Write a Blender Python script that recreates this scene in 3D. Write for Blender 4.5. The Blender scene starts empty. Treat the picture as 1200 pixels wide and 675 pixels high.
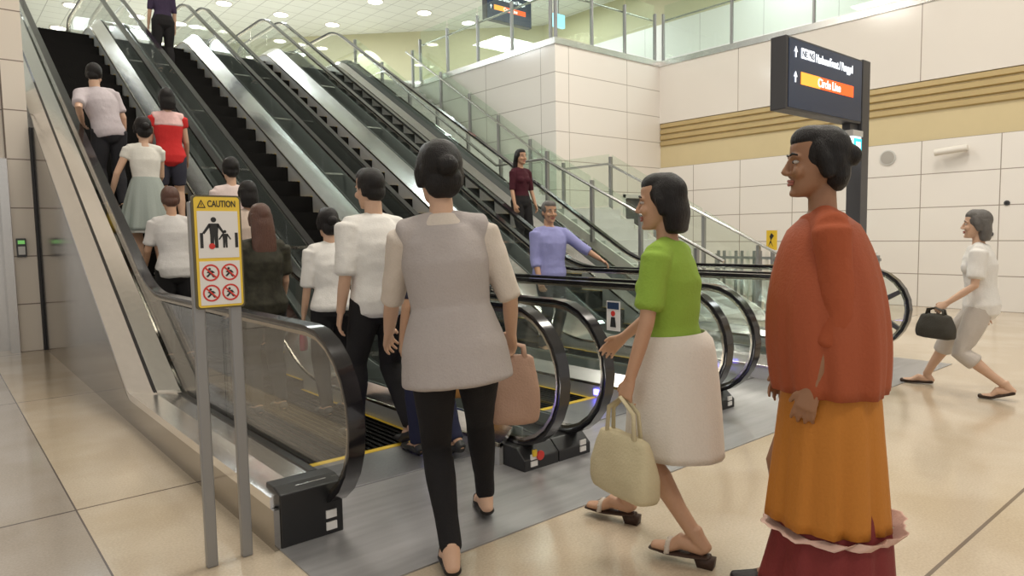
import bpy, math, random
from mathutils import Vector, Matrix
random.seed(7)
S = bpy.context.scene
COL = S.collection
PI = math.pi
def R(d): return math.radians(d)

# ------------------------------------------------------------------ materials
def nodes(name):
    m = bpy.data.materials.new(name); m.use_nodes = True
    nt = m.node_tree; b = nt.nodes['Principled BSDF']
    return m, nt, b
def noise_bump(nt, b, scale, strength, dist=0.01, stretch=None, detail=4):
    tc = nt.nodes.new('ShaderNodeTexCoord'); mp = nt.nodes.new('ShaderNodeMapping')
    if stretch: mp.inputs['Scale'].default_value = stretch
    n = nt.nodes.new('ShaderNodeTexNoise'); n.inputs['Scale'].default_value = scale; n.inputs['Detail'].default_value = detail
    bp = nt.nodes.new('ShaderNodeBump'); bp.inputs['Strength'].default_value = strength; bp.inputs['Distance'].default_value = dist
    nt.links.new(tc.outputs['Object'], mp.inputs['Vector']); nt.links.new(mp.outputs['Vector'], n.inputs['Vector'])
    nt.links.new(n.outputs['Fac'], bp.inputs['Height']); nt.links.new(bp.outputs['Normal'], b.inputs['Normal'])
    return n
def plain(name, col, rough=.5, metal=0, bump=None, var=0, spec=.5, coat=0, stretch=None):
    m, nt, b = nodes(name)
    b.inputs['Base Color'].default_value = (*col, 1); b.inputs['Roughness'].default_value = rough
    b.inputs['Metallic'].default_value = metal; b.inputs['Specular IOR Level'].default_value = spec
    b.inputs['Coat Weight'].default_value = coat
    if bump or var:
        sc, st = bump or (8, 0)
        n = noise_bump(nt, b, sc, st, .01, stretch)
        if var:
            cr = nt.nodes.new('ShaderNodeMixRGB'); cr.inputs[1].default_value = (*[c*(1-var) for c in col], 1); cr.inputs[2].default_value = (*[min(1, c*(1+var)) for c in col], 1)
            nt.links.new(n.outputs['Fac'], cr.inputs[0]); nt.links.new(cr.outputs[0], b.inputs['Base Color'])
    return m
def emit(name, col, st):
    m, nt, b = nodes(name)
    b.inputs['Base Color'].default_value = (*col, 1)
    b.inputs['Emission Color'].default_value = (*col, 1); b.inputs['Emission Strength'].default_value = st
    return m
def glass(name, tint, refl=1.0):
    m = bpy.data.materials.new(name); m.use_nodes = True; nt = m.node_tree
    for n in list(nt.nodes): nt.nodes.remove(n)
    o = nt.nodes.new('ShaderNodeOutputMaterial'); mx = nt.nodes.new('ShaderNodeMixShader')
    t = nt.nodes.new('ShaderNodeBsdfTransparent'); t.inputs[0].default_value = (*tint, 1)
    g = nt.nodes.new('ShaderNodeBsdfGlossy'); g.inputs['Roughness'].default_value = .015; g.inputs[0].default_value = (refl, refl, refl, 1)
    lw = nt.nodes.new('ShaderNodeLayerWeight'); lw.inputs['Blend'].default_value = .5
    pw = nt.nodes.new('ShaderNodeMath'); pw.operation = 'POWER'; pw.inputs[1].default_value = 3.7
    f = nt.nodes.new('ShaderNodeMath'); f.operation = 'MULTIPLY_ADD'; f.inputs[1].default_value = .8; f.inputs[2].default_value = .035
    nt.links.new(lw.outputs['Facing'], pw.inputs[0]); nt.links.new(pw.outputs[0], f.inputs[0])
    nt.links.new(f.outputs[0], mx.inputs[0]); nt.links.new(t.outputs[0], mx.inputs[1]); nt.links.new(g.outputs[0], mx.inputs[2])
    nt.links.new(mx.outputs[0], o.inputs[0])
    return m
def grid_mat(name, col, joint, ax, sp, off, w=.012, rough=.15, var=.02, scale=.8, spec=.5, dirt=None):
    """panels with joints: ax = two axes (0,1,2), sp = spacings, off = one joint position on each axis"""
    m, nt, b = nodes(name)
    tc = nt.nodes.new('ShaderNodeTexCoord'); sx = nt.nodes.new('ShaderNodeSeparateXYZ')
    nt.links.new(tc.outputs['Object'], sx.inputs[0])
    def mth(op, a, bb=None, clamp=False):
        n = nt.nodes.new('ShaderNodeMath'); n.operation = op; n.use_clamp = clamp
        if isinstance(a, (int, float)): n.inputs[0].default_value = a
        else: nt.links.new(a, n.inputs[0])
        if bb is not None:
            if isinstance(bb, (int, float)): n.inputs[1].default_value = bb
            else: nt.links.new(bb, n.inputs[1])
        return n.outputs[0]
    ms = []
    for a, s_, o_ in zip(ax, sp, off):
        v = mth('SUBTRACT', sx.outputs[a], o_ - s_/2)
        v = mth('FLOORED_MODULO', v, s_)
        v = mth('ABSOLUTE', mth('SUBTRACT', v, s_/2))
        ms.append(mth('LESS_THAN', v, w/2))
    j = mth('MAXIMUM', ms[0], ms[1])
    n = nt.nodes.new('ShaderNodeTexNoise'); n.inputs['Scale'].default_value = scale; n.inputs['Detail'].default_value = 6
    nt.links.new(tc.outputs['Object'], n.inputs['Vector'])
    c0 = nt.nodes.new('ShaderNodeMixRGB'); c0.inputs[1].default_value = (*[c*(1-var) for c in col], 1); c0.inputs[2].default_value = (*[min(1, c*(1+var)) for c in col], 1)
    nt.links.new(n.outputs['Fac'], c0.inputs[0])
    out = c0.outputs[0]
    if dirt:
        n2 = nt.nodes.new('ShaderNodeTexNoise'); n2.inputs['Scale'].default_value = dirt; n2.inputs['Detail'].default_value = 3
        nt.links.new(tc.outputs['Object'], n2.inputs['Vector'])
        rp = nt.nodes.new('ShaderNodeValToRGB'); rp.color_ramp.elements[0].position = .42; rp.color_ramp.elements[0].color = (.72, .66, .56, 1); rp.color_ramp.elements[1].position = .6
        nt.links.new(n2.outputs['Fac'], rp.inputs[0])
        c3 = nt.nodes.new('ShaderNodeMixRGB'); c3.blend_type = 'MULTIPLY'; c3.inputs[0].default_value = .45
        nt.links.new(out, c3.inputs[1]); nt.links.new(rp.outputs[0], c3.inputs[2]); out = c3.outputs[0]
    c1 = nt.nodes.new('ShaderNodeMixRGB'); c1.inputs[2].default_value = (*joint, 1)
    nt.links.new(j, c1.inputs[0]); nt.links.new(out, c1.inputs[1]); nt.links.new(c1.outputs[0], b.inputs['Base Color'])
    b.inputs['Roughness'].default_value = rough; b.inputs['Specular IOR Level'].default_value = spec
    return m

M = {}
M['steel'] = plain('brushed_steel', (.62, .61, .59), .27, 1, (40, .05), .06, stretch=(1, .04, 1))
M['deck'] = plain('satin_steel_deck', (.86, .86, .86), .17, 1, (30, .05), .08, stretch=(1, .03, 1))
M['cladding'] = plain('polished_cladding_steel', (.40, .38, .35), .14, 1, (3, .01), .05)
M['gap'] = plain('dark_green_recess', (.20, .22, .21), .2)
M['skirt'] = plain('satin_skirt_steel', (.50, .50, .49), .35, .35, (30, .04), .05)
M['rubber'] = plain('black_rubber', (.012, .011, .013), .16, 0, coat=.3)
M['guide'] = plain('handrail_guide_steel', (.55, .5, .42), .22, 1)
M['step'] = plain('black_step_metal', (.005, .0045, .004), .65, .0, (60, .3), .1, spec=.12)
M['yellow'] = plain('yellow_paint', (.75, .5, .03), .5)
M['black'] = plain('black_plastic', (.015, .015, .016), .35, 0, (30, .05))
M['truss'] = plain('dark_truss', (.03, .03, .03), .6)
M['floorplate'] = plain('worn_steel_plate', (.36, .355, .36), .36, .45, (5, .06), .32, stretch=(.35, 3, 1))
M['comb'] = plain('comb_aluminium', (.32, .32, .33), .4, .8, (50, .2), .1)
M['glass'] = glass('green_float_glass', (.95, .97, .96))
M['glass_rail'] = glass('pale_railing_glass', (.93, .97, .94))
M['post'] = plain('grey_painted_post', (.30, .30, .30), .35, .5)
M['white'] = plain('white_print', (.82, .80, .77), .5)
M['eyewhite'] = plain('eye_white', (.50, .46, .42), .3)
M['ink'] = plain('black_print', (.02, .02, .02), .5)
M['red'] = plain('red_print', (.65, .04, .03), .4)
M['navy'] = plain('navy_sign_face', (.03, .055, .12), .25)
M['glow_white'] = emit('backlit_white', (.9, .95, 1), 1.3)
M['glow_orange'] = emit('backlit_orange', (1, .38, .05), 1.2)
M['glow_red'] = emit('backlit_red', (1, .12, .02), 1.1)
M['glow_teal'] = emit('backlit_teal', (.03, .55, .68), 1.0)
M['blue_led'] = emit('violet_blue_led', (.14, .12, 1), 9)
M['lamp'] = emit('lamp_diffuser', (1, .97, .9), 6)
M['gold'] = plain('gold_metal_slat', (.52, .40, .20), .35, .35, (4, .02), .06)
M['tan'] = plain('tan_panel', (.62, .52, .31), .4, 0, (4, .01), .04)
M['dgrey'] = plain('dark_grey_paint', (.06, .06, .065), .4)
M['lgrey'] = plain('light_grey_paint', (.6, .6, .58), .4)
M['offwhite'] = plain('offwhite_plastic', (.75, .72, .67), .4)
SKIN = plain('skin_warm', (.50, .29, .18), .5, 0, (90, .04), .05)
SKINS = [SKIN, plain('skin_light', (.60, .38, .26), .5, 0, (90, .04), .05), plain('skin_brown', (.30, .15, .08), .5, 0, (90, .04), .05)]
HAIR = plain('black_hair', (.009, .007, .0065), .42, spec=.3, metal=0, bump=(60, .6), var=.3, stretch=(6, 6, .6))
HAIRB = plain('brown_hair', (.09, .035, .02), .35, 0, (60, .6), .3, stretch=(6, 6, .6))
HAIRG = plain('grey_hair', (.12, .11, .10), .4, 0, (60, .6), .3, stretch=(6, 6, .6))
_cl = {}
def cloth(name, col, rough=.85, var=.06, bump=(110, .25)):
    if name not in _cl: _cl[name] = plain(name, col, rough, 0, bump, var, spec=.25)
    return _cl[name]

# ------------------------------------------------------------------ mesh builder
def fin(o, parent=None, origin=None):
    COL.objects.link(o)
    if parent is not None: o.parent = parent
    return o
class MB:
    def __init__(s): s.v = []; s.f = []; s.mi = []; s.cur = 0
    def add(s, vs, fs):
        n = len(s.v); s.v += [tuple(v) for v in vs]
        for f in fs: s.f.append([i+n for i in f]); s.mi.append(s.cur)
        return s
    def box(s, x0, x1, y0, y1, z0, z1):
        return s.add([(x0,y0,z0),(x1,y0,z0),(x1,y1,z0),(x0,y1,z0),(x0,y0,z1),(x1,y0,z1),(x1,y1,z1),(x0,y1,z1)],
                     [(0,3,2,1),(4,5,6,7),(0,1,5,4),(1,2,6,5),(2,3,7,6),(3,0,4,7)])
    def loft(s, rings, closed=True, cap=True):
        n = len(rings[0]); vs = [p for r in rings for p in r]; fs = []
        for i in range(len(rings)-1):
            for j in range(n if closed else n-1):
                k = (j+1) % n
                fs.append((i*n+j, i*n+k, (i+1)*n+k, (i+1)*n+j))
        if cap:
            fs.append(tuple(range(n-1, -1, -1))); fs.append(tuple((len(rings)-1)*n+j for j in range(n)))
        return s.add(vs, fs)
    def poly(s, pts, d):
        """closed polygon pts extruded by the vector d"""
        n = len(pts); d = Vector(d)
        vs = [Vector(p) for p in pts] + [Vector(p)+d for p in pts]
        return s.add(vs, [tuple(range(n-1, -1, -1)), tuple(range(n, 2*n))] + [(i, (i+1) % n, n+(i+1) % n, n+i) for i in range(n)])
    def tube(s, pts, rad, seg=14, dome=.55, ref=(1,0,0)):
        """rings of an ellipse (rx along ref, ry) along pts with rounded ends"""
        pts = [Vector(p) for p in pts]; rad = [(r, r) if isinstance(r, (int, float)) else r for r in rad]
        n = len(pts); rings = []
        def ring(c, d, rx, ry):
            a = Vector(ref); a = a - d*a.dot(d)
            if a.length < 1e-3: a = Vector((0, 1, 0)); a = a - d*a.dot(d)
            a.normalize(); b = d.cross(a)
            return [c + a*rx*math.cos(2*PI*k/seg) + b*ry*math.sin(2*PI*k/seg) for k in range(seg)]
        ds = []
        for i in range(n):
            d = (pts[min(i+1, n-1)] - pts[max(i-1, 0)])
            ds.append(d.normalized() if d.length > 1e-6 else Vector((0, 0, 1)))
        if dome:
            for q in (.12, .55, .85):
                e = math.sqrt(1-q*q)
                rings.append(ring(pts[0]-ds[0]*dome*min(rad[0])*e, ds[0], rad[0][0]*q, rad[0][1]*q))
        for i in range(n): rings.append(ring(pts[i], ds[i], *rad[i]))
        if dome:
            for q in (.85, .55, .12):
                e = math.sqrt(1-q*q)
                rings.append(ring(pts[-1]+ds[-1]*dome*min(rad[-1])*e, ds[-1], rad[-1][0]*q, rad[-1][1]*q))
        return s.loft(rings)
    def ball(s, c, r, seg=14, rot=None):
        if isinstance(r, (int, float)): r = (r, r, r)
        c = Vector(c); rings = []
        m = seg//2
        for i in range(1, m):
            t = PI*i/m; ring = []
            for k in range(seg):
                v = Vector((r[0]*math.sin(t)*math.cos(2*PI*k/seg), r[1]*math.sin(t)*math.sin(2*PI*k/seg), -r[2]*math.cos(t)))
                if rot is not None: v = rot @ v
                ring.append(c+v)
            rings.append(ring)
        return s.loft(rings)
    def xf(s, fn): s.v = [tuple(fn(Vector(v))) for v in s.v]; return s
    def mesh(s, name, mats, off=(0,0,0)):
        me = bpy.data.meshes.new(name)
        ox, oy, oz = off
        me.from_pydata([(x-ox, y-oy, z-oz) for x, y, z in s.v], [], s.f)
        for m in (mats if isinstance(mats, (list, tuple)) else [mats]): me.materials.append(m)
        if any(s.mi): me.polygons.foreach_set('material_index', s.mi)
        import bmesh
        bm = bmesh.new(); bm.from_mesh(me); bmesh.ops.recalc_face_normals(bm, faces=bm.faces); bm.to_mesh(me); bm.free()
        return me
    def build(s, name, mats, parent=None, smooth=None, bevel=None):
        """verts are world coordinates unless the parent is moved: the parent's location is taken off"""
        off = tuple(parent['_o']) if parent is not None and '_o' in parent else (0,0,0)
        me = s.mesh(name, mats, off)
        o = bpy.data.objects.new(name, me); fin(o, parent)
        if parent is not None and '_o' in parent: o['_o'] = list(off)
        if bevel:
            md = o.modifiers.new('bevel', 'BEVEL'); md.width = bevel; md.segments = 2; md.limit_method = 'ANGLE'; md.angle_limit = R(40)
        if smooth: shade(me, smooth)
        return o
def shade(me, ang):
    me.polygons.foreach_set('use_smooth', [True]*len(me.polygons))
    if ang < 179:
        me.set_sharp_from_angle(angle=R(ang))
def empty(name, loc, label, cat, group=None, rz=0):
    o = bpy.data.objects.new(name, None); o.empty_display_size = .2; COL.objects.link(o)
    o.location = loc; o.rotation_euler = (0, 0, rz); o['_o'] = list(loc)
    return tag(o, label, cat, group)
def tag(o, label, cat, group=None):
    o['label'] = label; o['category'] = cat
    if group: o['group'] = group
    return o
def struct(o): o['kind'] = 'structure'; return o
def text(name, s, size, mat, parent, at, ax=(1,0,0), up=(0,0,1), depth=.002, align='LEFT', width=None):
    cu = bpy.data.curves.new('t', 'FONT'); cu.body = s; cu.size = size; cu.extrude = depth; cu.align_x = align; cu.offset = size*.012
    to = bpy.data.objects.new('t', cu); COL.objects.link(to)
    bpy.context.view_layer.update()
    me = bpy.data.meshes.new_from_object(to.evaluated_get(bpy.context.evaluated_depsgraph_get()))
    bpy.data.objects.remove(to)
    x = Vector(ax).normalized(); z = Vector(up).normalized(); nrm = x.cross(z)
    k = 1
    if width:
        xs = [v.co.x for v in me.vertices]; k = width/(max(xs)-min(xs))
    off = Vector(parent['_o']) if parent is not None and '_o' in parent else Vector()
    at = Vector(at)
    for v in me.vertices: v.co = at + x*v.co.x*k + z*v.co.y + nrm*v.co.z - off
    me.materials.clear(); me.materials.append(mat)
    o = bpy.data.objects.new(name, me); return fin(o, parent)
def evaluated(mb, mats, mods, name):
    """the mesh of mb after modifiers"""
    me = mb.mesh(name, mats); o = bpy.data.objects.new('tmp', me); COL.objects.link(o)
    for ty, kw in mods:
        md = o.modifiers.new(ty, ty)
        for k, v in kw.items(): setattr(md, k, v)
    dg = bpy.context.evaluated_depsgraph_get(); dg.update()
    out = bpy.data.meshes.new_from_object(o.evaluated_get(dg))
    bpy.data.objects.remove(o); out.name = name
    if not out.materials:
        for m in (mats if isinstance(mats, (list, tuple)) else [mats]): out.materials.append(m)
    return out

# ------------------------------------------------------------------ camera
CAM = Matrix(((.76, .06, -.64), (-.65, .05, -.76), (-.02, 1, .08)))
def unit(v): return v.normalized()
f_ = 806.0
def ray(px, py): return Vector((px-600, -(py-337.5), -f_))
Yc = unit(ray(-85, 286)); Xc = ray(1555, 258); Xc = unit(Xc - Yc*Xc.dot(Yc)); Zc = Xc.cross(Yc)
CAM = Matrix((Xc, Yc, Zc))
H = 1.35
cam = bpy.data.objects.new('camera', bpy.data.cameras.new('camera')); COL.objects.link(cam)
cam.matrix_world = Matrix.Translation((0, 0, H)) @ CAM.to_4x4()
cam.data.sensor_width = 36; cam.data.lens = f_/1200*36; cam.data.clip_start = .05; cam.data.clip_end = 200
S.camera = cam

# ------------------------------------------------------------------ escalator curves
SL = math.tan(R(30)); Y0 = 5.9; RISE = 5.1
def fillet(p, corner, q, r, n=8):
    p, c, q = Vector(p), Vector(corner), Vector(q)
    a = (p-c).normalized(); b = (q-c).normalized(); ang = a.angle(b)
    d = r/math.tan(ang/2); s0 = c+a*d; s1 = c+b*d
    ctr = c + (a+b).normalized()*(r/math.sin(ang/2)); out = []
    v0 = s0-ctr; v1 = s1-ctr
    tot = v0.angle(v1); sgn = 1 if v0.cross(v1) > 0 else -1
    for i in range(n+1):
        t = sgn*tot*i/n; out.append(ctr+Vector((v0.x*math.cos(t)-v0.y*math.sin(t), v0.x*math.sin(t)+v0.y*math.cos(t))))
    return out
YTOP = 17.2
def curve(hf, hs, ya=3.0, yb=YTOP, r=1.3, n=8):
    """(Y,Z) samples of a line hf above the flats and hs above the slope of the steps"""
    c1 = (Y0+(hf-hs)/SL, hf); c2 = (Y0+(RISE+hf-hs)/SL, RISE+hf)
    return [Vector((ya, hf))] + fillet((ya, hf), c1, c2, r, n) + fillet(c1, c2, (yb, RISE+hf), r, n) + [Vector((yb, RISE+hf))]
def at_curve(cv, y):
    for a, b in zip(cv, cv[1:]):
        if a.x <= y <= b.x: return a.y+(b.y-a.y)*(y-a.x)/max(1e-6, b.x-a.x)
    return cv[-1].y if y > cv[-1].x else cv[0].y
STEPC = curve(0, 0, 2.5, YTOP+1, 1.6)
def stepz(y): return at_curve(STEPC, y)
def strip(quad, **kw):
    """quad = [(x,hf,hs)*n] cross-section swept along the escalator"""
    cs = [curve(hf, hs, **kw) for _, hf, hs in quad]
    return MB().loft([[(quad[j][0], cs[j][i].x, cs[j][i].y) for j in range(len(quad))] for i in range(len(cs[0]))])
HR = .93                       # handrail centre over flats
NEWEL_Y, NEWEL_Z, NEWEL_R = 3.03, .53, .40
def rail_path(r, hs=.88):
    """closed-ish loop in (Y,Z) of radius r round the newels"""
    pts = [(3.45, NEWEL_Z-r)]
    for i in range(13):
        t = -PI/2 - PI*i/12; pts.append((NEWEL_Y+r*math.cos(t), NEWEL_Z+r*math.sin(t)))
    top = NEWEL_Z+r
    c = curve(top, top-(HR-hs), NEWEL_Y+.02, YTOP)
    pts += [(p.x, p.y) for p in c[1:]]
    for i in range(13):
        t = PI/2 - PI*i/12; pts.append((YTOP+r*math.cos(t), RISE+NEWEL_Z+r*math.sin(t)))
    pts.append((YTOP-.5, RISE+NEWEL_Z-r))
    return [Vector(p) for p in pts]
def sweep(path, prof, x):
    """prof = [(dx, dn)] swept along a (Y,Z) path in the plane X=x"""
    rings = []
    for i, p in enumerate(path):
        d = (path[min(i+1, len(path)-1)]-path[max(i-1, 0)]).normalized(); nn = Vector((-d.y, d.x))
        rings.append([(x+a, p.x-nn.x*b, p.y-nn.y*b) for a, b in prof])
    return MB().loft(rings)
def build_escalator(x0, label, left_open):
    e = empty('escalator', (x0, 3.0, 0), label, 'escalator', 'escalators side by side')
    sm = MB(); sm.box(-.5, .5, .0, .405, -.035, 0); sm.box(-.5, .5, -.004, .02, -.26, -.0)
    for k in range(21): sm.box(-.49+k*.0478, -.49+k*.0478+.024, .0, .40, 0, .006)
    sm.cur = 1; sm.box(-.5, -.475, .0, .405, 0, .008); sm.box(.475, .5, .0, .405, 0, .008); pass
    sme = sm.mesh('step', [M['step'], M['yellow']])
    y = 3.8; i = 0
    while y < YTOP-.6:
        o = bpy.data.objects.new('step', sme); o.parent = e; o.location = (0, y-3.0, stepz(y+.2)); COL.objects.link(o); y += .4
    strip([(x0-.8, -.3, -.42), (x0+.8, -.3, -.42), (x0+.8, -.06, -.1), (x0-.8, -.06, -.1)])
    cv = curve(-.02, -.3, 3.3)
    t = MB(); t.loft([[(x0-.79, p.x, -.02), (x0+.79, p.x, -.02), (x0+.79, p.x, max(p.y, -.019)), (x0-.79, p.x, max(p.y, -.019))] for p in cv]); t.build('truss', M['truss'], e)
    for sd in (-1, 1):
        X = lambda a: x0+sd*a
        dk = .34 if left_open == 'right' and sd == 1 else .50
        strip([(X(.502), -.1, -.3), (X(.53), -.1, -.3), (X(.53), .12, .23), (X(.502), .12, .23)], ya=3.05).build('skirt_panel', M['skirt'], e, 12)
        strip([(X(.496), .115, .215), (X(.53), .115, .215), (X(.53), .135, .24), (X(.496), .135, .24)], ya=3.05).build('skirt_trim', M['guide'], e, 30)
        strip([(X(.51), .10, .20), (X(.606), .19, dk-.03), (X(.606), .215, dk), (X(.51), .135, .24)], ya=3.05).build('inner_deck', M['deck'], e, 12)
        # glass panels, cut by joints
        lo = curve(.12, .44, 3.0); hi = curve(.88, .84, 3.0)
        gx0, gx1 = X(.614), X(.626)
        nw = MB(); r = .385
        pg = [(NEWEL_Y+r*math.cos(-PI/2-PI*i/18), NEWEL_Z+r*math.sin(-PI/2-PI*i/18)) for i in range(19)]
        pg += [(4.3, NEWEL_Z+r), (4.3, .16)]
        nw.poly([(gx0, a, b) for a, b in pg], (gx1-gx0, 0, 0)).build('glass_panel', M['glass'], e)
        js = [4.31, 5.5]
        while js[-1] < YTOP-1.5: js.append(js[-1]+1.7)
        js.append(YTOP)
        for a, b in zip(js, js[1:]):
            ys = [a+.004+(b-a-.008)*k/8 for k in range(9)]
            g = MB(); g.loft([[(gx0, q, at_curve(lo, q)), (gx1, q, at_curve(lo, q)), (gx1, q, at_curve(hi, q)), (gx0, q, at_curve(hi, q))] for q in ys])
            g.build('glass_panel', M['glass'], e)
        pts = rail_path(NEWEL_R+.005)
        prof = [(-.038, -.012), (-.040, .004), (-.032, .02), (-.012, .028), (.012, .028), (.032, .02), (.040, .004), (.038, -.012)]
        sweep(pts, prof, X(.62)).build('handrail', M['rubber'], e, 50)
        sweep(rail_path(NEWEL_R-.02), [(-.024, -.028), (-.024, .016), (.024, .016), (.024, -.028)], X(.62)).build('handrail_guide', M['guide'], e, 40)
        w = .79
        if left_open is True and sd == -1:
            strip([(X(.64), .20, .58), (X(.78), .20, .52), (X(.90), .18, .32), (X(.90), .23, .36), (X(.78), .255, .57), (X(.64), .255, .63)], ya=2.9, r=.25, n=4).build('outer_deck', M['deck'], e, 8)
            cl = curve(.18, .31, 2.865, r=.25, n=4)
            c = MB(); c.loft([[(X(.874), p.x, .0), (X(.9), p.x, .0), (X(.9), p.x, p.y), (X(.874), p.x, p.y)] for p in cl]); c.build('cladding_panel', M['cladding'], e, 30)
            sc = [curve(a, b_, 2.95, r=.25, n=4)[3:] for a, b_ in ((.25, .555), (.245, .54), (.258, .56), (.262, .58))]
            MB().loft([[(X(xx), c_[i].x, c_[i].y) for xx, c_ in zip((.775, .792, .792, .775), sc)] for i in range(len(sc[0]))]).build('deck_seam', M['black'], e)
            MB().box(min(X(.628), X(.665)), max(X(.628), X(.665)), 3.02, 5.5, .20, .262).build('deck_gap_dark', M['black'], e)  # black strip paints in the dark gap between deck and glass
            b0, b1 = .58, .872
        else:
            strip([(X(.634), .05, .05), (X(w), .05, .05), (X(w), .08, .1), (X(.634), .08, .1)], ya=3.0).build('outer_deck', M['gap'], e, 20)
            strip([(X(.634), .05, .05), (X(.645), .05, .05), (X(.645), .215, .5), (X(.634), .215, .5)], ya=3.0).build('deck_back', M['gap'], e, 20)
            if True:
                for yy in js[1:-1]:
                    zz = at_curve(curve(.2, .48), yy)
                    MB().poly([(X(.64), yy, zz), (X(.64), yy+.05, zz+.029), (X(.796), yy+.05, zz+.029), (X(.796), yy, zz)], (0, .02, -.03)).build('deck_bridge', M['deck'], e)
            b0, b1 = .53, .798
            if left_open == 'right' and sd == 1:
                cl = curve(.17, .45, 2.92)
                c = MB(); c.loft([[(X(.79), p.x, .0), (X(.81), p.x, .0), (X(.81), p.x, p.y), (X(.79), p.x, p.y)] for p in cl]); c.build('cladding_panel', M['cladding'], e, 30)
        nb = MB(); xa, xb = sorted((X(b0), X(b1)))
        wide = left_open is True and sd == -1; hbox = .262 if wide else .13; yend = 3.02 if wide else 3.6
        nb.poly([(xa, 2.86, 0), (xa, 2.86, hbox-.06 if not wide else hbox-.02), (xa, 2.93, hbox), (xa, yend, hbox), (xa, yend, 0)], (xb-xa, 0, 0))
        bx = nb.build('newel_base', M['black'], e, bevel=.006)
        for q, (lw, lz) in enumerate(((.05, .045), (.05, .10 if hbox > .2 else .085))):
            lb = MB(); xc = X(.56) if hbox > .2 else X(.60)
            if hbox > .2: xc = X(.64)
            lb.box(xc-lw/2, xc+lw/2, 2.853, 2.862, lz-.018 if q else lz-.018, lz+.018 if hbox > .2 else lz+.012); lb.build('warning_label', M['white'], bx)
        br = MB(); br.box(min(X(.485), X(.53)), max(X(.485), X(.53)), 3.68, 3.78, .04, .085)
        br.build('signal_lamp', M['blue_led'], e)
    c = MB(); c.box(x0-.5, x0+.5, 3.3, 3.80, .001, .014); c.cur = 1; c.box(x0-.5, x0+.5, 3.76, 3.81, .002, .018)
    c.build('comb_plate', [M['comb'], M['yellow']], e, bevel=.003)
    return e
E1 = build_escalator(1.96, 'leftmost escalator, carrying most riders upward beside the caution sign', True)
E2 = build_escalator(3.56, 'second escalator from the left, its black steps almost empty', False)
E3 = build_escalator(5.16, 'third escalator from the left, bringing down the man in the lilac-blue shirt', False)
E4 = build_escalator(6.76, 'rightmost escalator, ending in a newel with spokes next to the stairs', 'right')
sp = MB(); hub = Vector((7.38, NEWEL_Y, NEWEL_Z))
sp.poly([(7.35, NEWEL_Y+.06*math.cos(2*PI*i/16), NEWEL_Z+.06*math.sin(2*PI*i/16)) for i in range(16)], (.06, 0, 0))
hb = sp.build('newel_hub', M['dgrey'], E4, 30)
for a in (150, 212, 88, 274, 30, 330):
    d = Vector((0, math.cos(R(a)), math.sin(R(a)))); n = Vector((0, -d.z, d.y))
    MB().poly([hub+d*.05+n*.028-Vector((.022,0,0)), hub+d*.37+n*.02-Vector((.022,0,0)), hub+d*.37-n*.02-Vector((.022,0,0)), hub+d*.05-n*.028-Vector((.022,0,0))], (.044, 0, 0)).build('newel_spoke', M['dgrey'], E4, bevel=.004)
# stop buttons on the double base between the first two escalators, notice stickers on the glass
MB().poly([(2.60+.028*math.cos(2*PI*i/20), 2.853, .085+.028*math.sin(2*PI*i/20)) for i in range(20)], (0, -.012, 0)).build('stop_button', M['red'], E1, bevel=.003)
MB().box(2.545, 2.575, 2.845, 2.858, .085, .125).build('key_switch', M['yellow'], E1, bevel=.003)
st = MB(); st.box(4.165, 4.171, 3.60, 3.74, .56, .80); s1 = st.build('notice_sticker', M['white'], E2)
MB().box(4.161, 4.164, 3.61, 3.73, .735, .79).build('sticker_header', M['navy'], s1)
MB().poly([(4.164, 3.67+.022*math.cos(2*PI*i/16), .70+.022*math.sin(2*PI*i/16)) for i in range(16)], (-.003, 0, 0)).build('sticker_figure_head', M['red'], s1)
MB().poly([(4.164, 3.64, .59), (4.164, 3.65, .67), (4.164, 3.69, .67), (4.164, 3.70, .59)], (-.003, 0, 0)).build('sticker_figure_body', M['ink'], s1)

# ------------------------------------------------------------------ setting
M['floor'] = grid_mat('terrazzo_floor', (.56, .475, .365), (.16, .12, .09), (0, 1), (60, 3.07), (.482, .935), .016, .15, .24, 95, dirt=1.3)
M['floor_grey'] = grid_mat('grey_terrazzo', (.40, .36, .32), (.12, .1, .09), (0, 1), (30, 3.07), (.49, .935), .016, .12, .24, 95, dirt=1.1)
M['upfloor'] = plain('upper_floor_stone', (.5, .47, .4), .3)
struct(MB().box(.49, 13, -7, 16, -.12, 0).build('floor', M['floor']))
struct(MB().box(-7, .49, -7, 16, -.12, 0).build('floor_left', M['floor_grey']))
fp = struct(MB().box(1.08, 7.6, 2.31, 3.32, -.02, .006).build('trim_1', M['floorplate']))
Xw = 12.82
M['tile_r'] = grid_mat('white_wall_tile', (.80, .77, .73), (.33, .29, .25), (1, 2), (1.13, .558), (4.45, 0), .014, .13, .02)
M['panel_r'] = grid_mat('cream_upper_panel', (.74, .70, .65), (.33, .28, .24), (1, 2), (3.4, 20), (4.5, 10), .014, .12, .02)
M['tile_b'] = grid_mat('white_block_tile', (.80, .76, .71), (.38, .34, .3), (0, 2), (1.77, .572), (9.93, 3.93), .014, .12, .02)
M['tile_bl'] = grid_mat('white_block_side_tile', (.80, .78, .74), (.40, .37, .34), (1, 2), (1.77, .572), (10.3, 3.93), .014, .12, .02)
M['tile_l'] = grid_mat('cream_column_tile', (.72, .65, .56), (.25, .2, .16), (0, 2), (1.5, .59), (.79, 1.77), .014, .13, .02)
w = MB(); w.box(Xw, Xw+.5, -7, 9.9, 0, 2.79); struct(w.build('wall_right', M['tile_r']))
struct(MB().box(Xw, Xw+.5, -7, 9.9, 3.78, 5.04).build('wall_right_upper', M['panel_r']))
struct(MB().box(Xw+.04, Xw+.5, -7, 9.9, 2.79, 3.78).build('wall_right_band', M['tan']))
lv = MB()
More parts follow.
